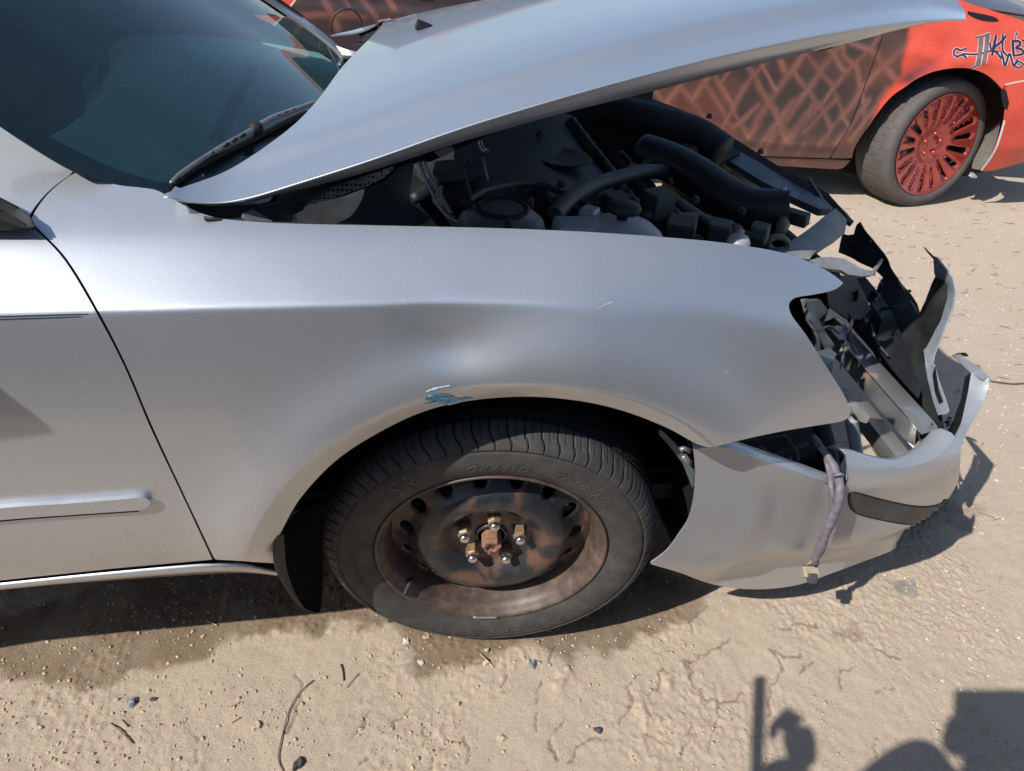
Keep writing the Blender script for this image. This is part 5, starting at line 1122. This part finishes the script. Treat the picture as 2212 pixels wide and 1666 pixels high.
def red_rim():
    pts = []; loops = []; R = .274
    def add(L): s = len(pts); pts.extend(L); loops.append(list(range(s, s + len(L))))
    ring = lambda r, n: [(r * math.cos(2 * math.pi * k / n), r * math.sin(2 * math.pi * k / n)) for k in range(n)]
    add(ring(R, 120)); slots = []
    for k in range(18):
        a = 2 * math.pi * (k + .5) / 18; pair = k % 2
        r0, r1 = (.118, .250) if pair else (.138, .246); w0, w1 = (.0095, .0175) if pair else (.0085, .0150); L = []
        for t in np.linspace(0, 1, 9): L.append((r0 + (r1 - r0) * t, (w0 + (w1 - w0) * t) * min(1, math.sqrt(max(0, 1 - (1 - min(1, t / .12)) ** 2)) + .3)))
        poly = [(r, w) for r, w in L] + [(r1 + .006, w1 * .5), (r1 + .006, -w1 * .5)] + [(r, -w) for r, w in L[::-1]]
        poly = [(r * math.cos(a) - w * math.sin(a), r * math.sin(a) + w * math.cos(a)) for r, w in poly]
        slots.append(np.array(poly)); add(poly)
    for r in np.arange(.006, .272, .0055):
        n = max(6, int(2 * math.pi * r / .0065))
        for k in range(n):
            a = 2 * math.pi * k / n; p = (r * math.cos(a), r * math.sin(a)); pts.append(p)
    e = [(l[i], l[(i + 1) % len(l)]) for l in loops for i in range(len(l))]
    v, _, f, *_ = delaunay_2d_cdt([Vector(p) for p in pts], e, [], 0, 1e-6); v = np.array([tuple(p) for p in v])
    c = np.array([v[list(t)].mean(0) for t in f]); bad = np.hypot(c[:, 0], c[:, 1]) > R
    for s in slots: bad |= inside(c[:, 0], c[:, 1], s)
    F = [tuple(t) for t, b in zip(f, bad) if not b]
    r = np.hypot(v[:, 0], v[:, 1]); a = np.arctan2(v[:, 1], v[:, 0])
    sd = np.min([seg_dist(v[:, 0], v[:, 1], [tuple(q) for q in s] + [tuple(s[0])]) for s in slots], 0)
    o = np.interp(r, [0, .03, .034, .05, .085, .115, .24, .262, .270, .274], [-.030, -.030, -.036, -.038, -.034, -.024, -.004, .001, .006, .005])
    o = o - .011 * np.exp(-(sd / .0045) ** 2) * (r > .10)
    V = RWC + v[:, :1] * R_T + v[:, 1:] * R_U + o[:, None] * R_A
    solid(mesh('rim', V, facing(V, F), M['redrim'], rwheel), .014)
red_rim()
lathe('rim_barrel', [(.272, -.012), (.262, -.03), (.255, -.20), (.03, -.21)], 80, RWC, M['bay'], rwheel, R_A, R_T, R_U)
lathe('brake_disc', [(.08, -.075), (.165, -.075), (.165, -.095), (.08, -.095)], 60, RWC, M['steel'], rwheel, R_A, R_T, R_U)
for k in range(5):
    a = dgs(90 + 72 * k); c = RWC + .0572 * (math.cos(a) * R_T + math.sin(a) * R_U)
    lathe('lug_nut', [(.016, -.040), (.015, -.034), (.0105, -.034), (.0105, -.024), (.007, -.021), (.0001, -.020)], 16, c, M['redrim'], rwheel, R_A, R_T, R_U)
# lettering sprayed on the fender
def stroke(pts, w, mat, off, name='graffiti_stroke'):
    q = np.array(S(*z3(pts), k=6)); t = np.gradient(q, axis=0); t /= np.linalg.norm(t, axis=1)[:, None] + 1e-9; n = np.stack([-t[:, 1], t[:, 0]], 1)
    w = w * .3627 / 2; k = np.linspace(0, 1, len(q)); tw = (w * np.clip(np.minimum(k, 1 - k) * 8 + .45, 0, 1))[:, None]
    G = G_red_off(off); return loft(name, [hit(q + n * tw, G, *rr_), hit(q, G, *rr_), hit(q - n * tw, G, *rr_)], mat, redcar)
STR = [([(1875, 285), (1835, 300), (1812, 290), (1795, 305), (1797, 327), (1818, 335), (1852, 322), (1920, 324), (1990, 312), (2045, 285)], 9, 'ink'), ([(1872, 350), (1862, 335), (1850, 322)], 7, 'ink'), ([(1862, 352), (1845, 330), (1800, 350)], 4, 'ink'),
       ([(1958, 212), (1952, 300), (1938, 395)], 22, 'inkgrey'), ([(1997, 205), (1988, 290), (1972, 385)], 20, 'inkgrey'), ([(1925, 225), (1970, 214), (2012, 198)], 10, 'inkgrey'), ([(1900, 408), (1930, 392), (1952, 388)], 12, 'inkgrey'),
       ([(2048, 208), (2036, 260), (2022, 330)], 13, 'ink'), ([(2108, 212), (2075, 250), (2030, 290), (2055, 320), (2078, 350)], 11, 'ink'), ([(2012, 255), (2014, 285), (2030, 300), (2062, 308)], 9, 'ink'), ([(2086, 203), (2085, 250), (2086, 300), (2112, 332)], 10, 'ink'),
       ([(2145, 238), (2147, 285), (2152, 335)], 13, 'ink'), ([(2142, 246), (2180, 246), (2190, 265), (2165, 284), (2200, 296), (2205, 320), (2155, 332)], 11, 'ink'), ([(2075, 305), (2088, 350), (2100, 392), (2125, 320), (2140, 360), (2152, 392), (2178, 345)], 10, 'ink'),
       ([(2150, 390), (2185, 404), (2208, 382), (2180, 366), (2165, 380)], 7, 'ink'), ([(2158, 240), (2164, 208), (2170, 196), (2178, 212)], 5, 'ink'), ([(2200, 240), (2230, 250), (2240, 300), (2215, 330)], 10, 'ink')]
stroke([(-170, 490), (-150, 528), (-115, 530), (-75, 505), (-40, 462)], 26, M['primer'], .0012, 'round_sticker'); stroke([(-160, 492), (-143, 518), (-115, 519), (-80, 498), (-50, 466)], 11, M['ink'], .0022, 'sticker_ring')
for pts, w, mt in STR: stroke(pts, w * 1.3 + 7, M['inkedge'], .0012, 'graffiti_outline')
for pts, w, mt in STR: stroke(pts, w * 1.3, M[mt], .0022)

# ------------------------------------------------------------------ loose things on the ground
def gpt(px, py, lift=0.0):
    p = at(px, py, Z=0.0); p[2] = gz(p[0], p[1]) + lift; return p
def stone_geo(c, rx, ry, rz, seed, n=2):
    import bmesh
    bm = bmesh.new(); bmesh.ops.create_icosphere(bm, subdivisions=n, radius=1.0); r = random.Random(seed)
    ph = r.random() * 6
    for v in bm.verts:
        k = 1 + .26 * math.sin(v.co.x * 3.1 + ph) * math.cos(v.co.y * 2.7 + ph * 2) + .16 * math.sin(v.co.z * 5 + ph * 3) + .14 * math.sin(v.co.x * 6.3 - v.co.y * 5.1 + ph * 5) - .25 * max(0, v.co.x * math.cos(ph) + v.co.y * math.sin(ph) - .45) - .25 * max(0, -v.co.x * math.sin(ph * 2) + v.co.y * math.cos(ph * 2) - .4); v.co = Vector((v.co.x * rx * k, v.co.y * ry * k, v.co.z * rz * k))
    a = r.random() * 6.28; ca, sa = math.cos(a), math.sin(a)
    V = [np.array([v.co.x * ca - v.co.y * sa, v.co.x * sa + v.co.y * ca, v.co.z]) + c for v in bm.verts]; F = [tuple(q.index for q in f.verts) for f in bm.faces]; bm.free(); return V, F
bluestone = simple('blue_grey_stone', (.19, .205, .22), .7, var=.25, scale=60, bmp=.2); darkst = simple('dark_stone', (.05, .045, .05), .6, var=.3, scale=50, bmp=.2)
tanst = simple('tan_stone', (.46, .37, .27), .9, var=.2, scale=60, bmp=.2); palest = simple('pale_stone', (.56, .50, .42), .85, var=.15, scale=60, bmp=.2)
for px, py, rx, ry, rz, mt, lab in ((1151, 1436, .0125, .0095, .006, bluestone, 'flat blue grey stone on the dirt below the steel wheel'), (645, 1652, .016, .011, .008, darkst, 'dark oval stone at the lower edge left of centre'),
        (286, 1519, .013, .012, .008, bluestone, 'grey square stone sunk in the dirt at lower left'), (332, 1512, .007, .005, .004, darkst, 'small dark pebble right of the grey square stone'), (876, 1384, .011, .009, .006, palest, 'pale angular stone just under the tyre'),
        (1048, 1434, .006, .006, .004, palest, 'small pale stone beside the yellow straw'), (1051, 1407, .006, .005, .004, tanst, 'tan pebble between tyre and straw'), (920, 1376, .010, .005, .004, tanst, 'tan sliver of stone touching the tyre'), (908, 1430, .009, .007, .004, palest, 'flat pale stone on the damp patch edge'),
        (1083, 1594, .010, .008, .005, tanst, 'tan round pebble near the bottom centre'), (1270, 1568, .004, .004, .003, palest, 'bright white pebble at the bottom centre'), (1292, 1576, .008, .008, .007, darkst, 'dark pebble beside the bright white pebble'), (1373, 1632, .008, .007, .005, darkst, 'dark chip left of the shadow at the bottom'),
        (2083, 1192, .034, .018, .0025, simple('flat_dirt_stone', (.42, .34, .26), .9, var=.2, scale=40), 'large flat tan stone right of the bumper'), (555, 1570, .013, .011, .006, tanst, 'rounded tan lump of dirt by the long dry stem'), (845, 1338, .011, .009, .008, darkst, 'dark lump of mud against the tyre')):
    c = gpt(px, py, rz * .2); V, F = stone_geo(c, rx * .9, ry * .9, rz * .9, px); tag(mesh('stone', V, F, mt, None, False), lab, 'stone', 'stones on the dirt')
straw = simple('dry_straw', (.50, .36, .19), .8, var=.2, scale=80); twig = simple('brown_twig', (.16, .10, .06), .85, var=.3, scale=80)
def stick(pts, r, mt, name, lab, lift=.003):
    tag(tube(name, smooth3([gpt(a, b, lift) for a, b in pts]), r, mt, None, 6), lab, 'twig', 'twigs and straws on the dirt')
stick([(1036, 1414), (1050, 1429), (1066, 1443)], .0014, straw, 'straw', 'yellow straw on the damp dirt below the wheel'); stick([(735, 1437), (740, 1450), (742, 1472)], .0016, twig, 'twig', 'short brown twig below the mud flap')
stick([(677, 1472), (650, 1496), (628, 1530), (615, 1572), (604, 1620), (602, 1645), (612, 1668)], .0011, twig, 'dry_stem', 'long thin curved dry stem at the lower left'); stick([(446, 1341), (470, 1353)], .0014, straw, 'straw', 'straw on the damp dirt under the door')
stick([(499, 1564), (519, 1553)], .0015, straw, 'straw', 'pale straw left of the long dry stem'); stick([(239, 1564), (262, 1583), (288, 1608)], .0012, twig, 'twig', 'thin twig below the grey square stone'); stick([(265, 1558), (277, 1572)], .0013, twig, 'twig', 'tiny twig under the grey square stone')
stick([(498, 1529), (517, 1521)], .0013, straw, 'straw', 'short straw left of the curved stem'); stick([(775, 1455), (748, 1488)], .0008, twig, 'twig', 'hair thin root right of the short twig')
cable = tag(tube('wire', smooth3([gpt(2136, 826, .006), gpt(2160, 829, .006), gpt(2190, 831, .006), gpt(2225, 831, .006), gpt(2300, 840, .006)]), .0028, twig, None, 6), 'dark wire lying on dirt right of the broken bumper', 'wire')
pl = [gpt(1930, 1255, .002), gpt(1945, 1252, .002), gpt(1975, 1250, .003), gpt(1985, 1285, .002), gpt(1972, 1290, .002), gpt(1940, 1278, .002)]
tag(solid(mesh('plastic_shard', pl, [(0, 1, 2, 3, 4, 5)], simple('cloudy_plastic', (.30, .27, .23), .3), None, False), .002, 1), 'cloudy plastic shard on dirt by the bumper shadow', 'shard')

# gravel: uncounted small grains
def gravel(name, n, sampler, rmin, rmax, mt, seed):
    rg = np.random.default_rng(seed); base = []
    for k in range(6):
        V, F = stone_geo(np.zeros(3), 1, 1 - .1 * k * .5, .7, seed + k, 1); base.append((np.array(V), np.array(F)))
    xy = sampler(rg, n); n = len(xy); z = ground_height(xy[:, 0], xy[:, 1]); Vs = []; Fs = []; off = 0
    r = rmin * (rmax / rmin) ** (rg.random(n) ** 2.6)
    for k in range(6):
        sel = np.where(np.arange(n) % 6 == k)[0]; bv, bf = base[k]; a = rg.random(len(sel)) * 6.28; ca, sa = np.cos(a), np.sin(a)
        s = r[sel]; e = .75 + .5 * rg.random(len(sel))
        X = bv[None, :, 0] * (s * e)[:, None]; Y = bv[None, :, 1] * s[:, None]; Z = bv[None, :, 2] * (s * .9)[:, None]
        VV = np.stack([X * ca[:, None] - Y * sa[:, None] + xy[sel, 0][:, None], X * sa[:, None] + Y * ca[:, None] + xy[sel, 1][:, None], Z + (z[sel] + s * .12)[:, None]], -1)
        m = bv.shape[0]; FF = bf[None] + (np.arange(len(sel)) * m)[:, None, None] + off
        Vs.append(VV.reshape(-1, 3)); Fs.append(FF.reshape(-1, 3)); off += len(sel) * m
    V = np.concatenate(Vs); Q = np.concatenate(Fs)
    me = bpy.data.meshes.new(name); me.vertices.add(len(V)); me.vertices.foreach_set('co', V.astype(np.float32).ravel()); me.loops.add(Q.size); me.loops.foreach_set('vertex_index', Q.astype(np.int32).ravel())
    me.polygons.add(len(Q)); me.polygons.foreach_set('loop_start', np.arange(0, Q.size, 3, dtype=np.int32)); me.polygons.foreach_set('loop_total', np.full(len(Q), 3, np.int32)); me.update(calc_edges=True); me.materials.append(mt)
    o = bpy.data.objects.new(name, me); COL.objects.link(o); o['kind'] = 'stuff'; return o
def near_s(rg, n):
    x = rg.uniform(-1.15, 1.5, n * 2); y = rg.uniform(-.48, .9, n * 2); d = fbm(x * 5, y * 5, 23, 3) + .25 * ss((-x - .1) / .6) * ss((.2 - y) / .3); k = d > np.quantile(d, .5) - .12 * rg.random(len(d)); xy = np.stack([x, y], 1)[k]; return xy[:n]
def far_s(rg, n):
    x = rg.uniform(1.0, 4.0, n); y = rg.uniform(-.4, 2.6, n); return np.stack([x, y], 1)
gravel('gravel', 15000, near_s, .0007, .0046, tanst, 3)
gravel('fine_gravel', 5200, near_s, .0007, .0032, simple('dirt_crumb', (.40, .315, .235), .95, var=.3, scale=30), 5)
gravel('far_gravel', 9000, far_s, .0015, .0065, palest, 8)
def straw_bits(n, seed):
    rg = np.random.default_rng(seed); V = []; F = []
    for i in range(n):
        x, y = rg.uniform(1.2, 4.0), rg.uniform(-.3, 2.7); a = rg.normal(0.1, .5); L = rg.uniform(.006, .026); w = rg.uniform(.0008, .0020); z = gz(x, y) + .002
        c, s = math.cos(a), math.sin(a); b = len(V); h = rg.uniform(.001, .004)
        for k, (u, v, q) in enumerate(((-1, -1, 0), (-1, 1, 0), (0, 1, h), (0, -1, h), (1, 1, 0), (1, -1, 0))): V.append((x + u * L * c - v * w * s, y + u * L * s + v * w * c, z + q))
        F += [(b, b + 3, b + 2, b + 1), (b + 3, b + 5, b + 4, b + 2)]
    o = solid(mesh('straw_litter', V, F, simple('straw_litter_brown', (.36, .26, .17), .9, var=.4, scale=9), None, False), .001); o['kind'] = 'stuff'
straw_bits(700, 4)

# ------------------------------------------------------------------ the photographer (behind the lens; seen in the picture as a shadow and in reflections)
def skin(name, verts, edges, radii, mat, parent, sub=2, rootv=0):
    me = bpy.data.meshes.new(name); me.from_pydata([tuple(np.array(v) - base_of(parent)) for v in verts], edges, []); me.materials.append(mat)
    o = bpy.data.objects.new(name, me); COL.objects.link(o); o.parent = parent
    m = o.modifiers.new('skin', 'SKIN'); m.use_smooth_shade = True
    for i, r in enumerate(radii):
        rr = r if isinstance(r, tuple) else (r, r); me.skin_vertices[0].data[i].radius = rr
        me.skin_vertices[0].data[i].use_root = (i == rootv)
    s = o.modifiers.new('sub', 'SUBSURF'); s.levels = s.render_levels = sub
    return o
skinm = simple('skin', (.42, .25, .18), .55, var=.1); denim = simple('dark_jeans', (.045, .055, .08), .9, var=.25, scale=60); shirt = simple('dark_shirt', (.05, .05, .055), .9, var=.2, scale=40); boot = simple('dark_boot', (.05, .04, .035), .7)
PX, PY = -.49, -1.18
person = root('person', 'person in dark shirt and jeans holding up a phone beside the silver car', 'person', (PX, PY, 0))
pv = lambda x, y, z: np.array([PX + x, PY + y, z])
def fwd_p(a, r=0, u=0): return CAM - FWD * a + RIGHT * r - DOWN * u
handR = fwd_p(.02, -.115, -.02); handL = np.array([-.52, -.84, 1.215])
V = [pv(0, 0, .95), pv(0, -.01, 1.10), pv(0, -.01, 1.28), pv(0, .0, 1.44), pv(0, .02, 1.53), pv(0, .045, 1.60), pv(0, .05, 1.70), pv(0, .04, 1.78),
     pv(.19, .0, 1.43), np.array([-.42, -.955, 1.17]), handR + np.array([-.02, -.05, -.06]), pv(-.19, .0, 1.43), pv(-.42, .15, 1.15), handL + np.array([.0, -.05, -.02]),
     pv(.10, .0, .90), pv(.11, .03, .50), pv(.12, -.02, .09), pv(-.10, .0, .90), pv(-.12, .04, .50), pv(-.14, -.02, .09), pv(.14, .16, .045), pv(-.16, .16, .045)]
E_ = [(0, 1), (1, 2), (2, 3), (3, 4), (4, 5), (5, 6), (6, 7), (3, 8), (8, 9), (9, 10), (3, 11), (11, 12), (12, 13), (0, 14), (14, 15), (15, 16), (0, 17), (17, 18), (18, 19), (16, 20), (19, 21)]
R_ = [(.16, .12), (.15, .11), (.17, .12), (.15, .10), .055, .085, .105, .075, .075, .085, .062, .075, .062, .055, .095, .065, .045, .095, .065, .045, .04, .04]
body = skin('body', V, E_, R_, skinm, person)
def sub_part(name, idx, grow, mat):
    mp = {i: k for k, i in enumerate(idx)}; ed = [(mp[a], mp[b]) for a, b in E_ if a in mp and b in mp]
    rad = [tuple(q + grow for q in (R_[i] if isinstance(R_[i], tuple) else (R_[i],) * 2)) for i in idx]
    return skin(name, [V[i] for i in idx], ed, rad, mat, person)
sub_part('shirt', [2, 1, 3, 8, 9, 11, 12], .012, shirt); sub_part('jeans', [0, 1, 14, 15, 16, 17, 18, 19], .010, denim); sub_part('boot', [16, 20], .012, boot); sub_part('boot', [19, 21], .012, boot)
lathe('hair', [(.0001, .11), (.06, .10), (.098, .05), (.105, .0), (.10, -.04)], 24, pv(0, .03, 1.71), simple('dark_hair', (.03, .022, .018), .8), person)
def hand(name, wrist, palm_dir, finger_dirs, side, thumb, lens):
    pd = palm_dir / np.linalg.norm(palm_dir); vs = [wrist, wrist + pd * .05, wrist + pd * .085]; ed = [(0, 1), (1, 2)]; rd = [.026, (.036, .020), (.038, .017)]
    o = skin(name, vs, ed, rd, skinm, person)
    for k, (fd, L) in enumerate(zip(finger_dirs, lens)):
        b = wrist + pd * .080 + side * (.030 - .020 * k); p = [b]; d = pd.copy()
        for j, q in enumerate((.46, .30, .24)):
            d = d + (fd - d) * (.45 + .25 * j); d /= np.linalg.norm(d); p.append(p[-1] + d * L * q)
        tube('finger', p, [.0095, .009, .0082, .006], skinm, person, 10)
    b = wrist + pd * .03 + side * .03; tube('thumb', [b, b + (thumb + pd * .3) * .035, b + (thumb + pd * .6) * .062], [.012, .0105, .007], skinm, person, 10)
hand('hand', handR + np.array([-.02, -.05, -.06]), -DOWN * .7 + RIGHT * .3, [RIGHT, RIGHT, RIGHT, RIGHT], FWD * .5 + DOWN * .3, RIGHT, [.07, .078, .072, .058])
curl = np.array([-.2, -.8, -.5])
hand('hand', handL + np.array([.0, -.05, -.02]), np.array([.0, .9, .35]), [curl, curl, curl, curl], np.array([-.3, -.1, .9]), np.array([-.7, .4, .3]), [.07, .078, .072, .058])
g0, g1 = at(1640, 1462, Z=0), at(1634, 1720, Z=0)  # unseen stick added here, sized from the bar shadow it has to cast
pA = g0 + 1.20 * np.array([-.933, -.462, 1]); pB = g1 + 1.24 * np.array([-.933, -.462, 1]); dv = (pB - pA) / np.linalg.norm(pB - pA); sd = np.cross(dv, SUN_TRAVEL); sd /= np.linalg.norm(sd)
V, F = box_geo((pA + pB) / 2, (pB - pA) / 2, sd * .0115, np.cross(dv, sd) * .003)
tag(bevel(mesh('shadow_stick', V, F, straw, None, False), .002), 'added flat stick near the photographer, shaped to cast a bar shadow', 'stick')
# phone: the lens sits in its far corner
phone = root('phone', 'dark phone held sideways by the person taking the picture', 'phone', tuple(fwd_p(.0, -.035, 0)))
V, F = box_geo(fwd_p(.010, -.036, -.004), RIGHT * .080, DOWN * .038, FWD * .0042); bevel(mesh('phone_body', V, F, M['black'], phone, False), .003, 3)

# ------------------------------------------------------------------ dark van added out of view behind the photographer, to darken the side reflections
van = root('added_van', 'added dark blue van behind the photographer that darkens reflections on the silver car', 'van', (0, -2.9, 0))
vanp = simple('dark_blue_van_paint', (.022, .028, .038), .35, coat=.5, var=.2, scale=3)
prof = [(-1.92, .32), (-1.88, .62), (-1.90, .95), (-1.97, 1.08), (-2.16, 1.72), (-2.40, 1.86), (-3.4, 1.86), (-3.64, 1.72), (-3.83, 1.08), (-3.90, .95), (-3.92, .62), (-3.88, .32)]
xs_ = [(-3.6, .86), (-3.5, .97), (-2.8, 1.0), (1.6, 1.0), (2.2, .98), (2.9, .64), (3.3, .60), (3.4, .5)]
loft('body', [[(x, y, .32 + (z - .32) * k) for y, z in prof] for x, k in xs_], vanp, van, thick=.01)
for a, b in ((-3.2, -1.7), (-1.6, -.2), (-.1, 1.3)):
    loft('window', [[(x, -1.975 - .17 * t * .98 + .004, 1.12 + .52 * t) for x in np.linspace(a, b, 4)] for t in np.linspace(0, 1, 4)], M['sideglass'], van, thick=.004)
for x in (-2.5, 2.1):
    w = lathe('wheel', [(.0001, .06), (.17, .06), (.20, .03), (.23, .05), (.33, .05), (.36, .0), (.36, -.2), (.0001, -.2)], 40, (x, -1.98, .35), M['tyre'], van, (0, 1, 0), (1, 0, 0), (0, 0, 1))
V, F = box_geo((0, -2.9, .30), (3.2, 0, 0), (0, .9, 0), (0, 0, .06)); mesh('underbody', V, F, M['black'], van, False)
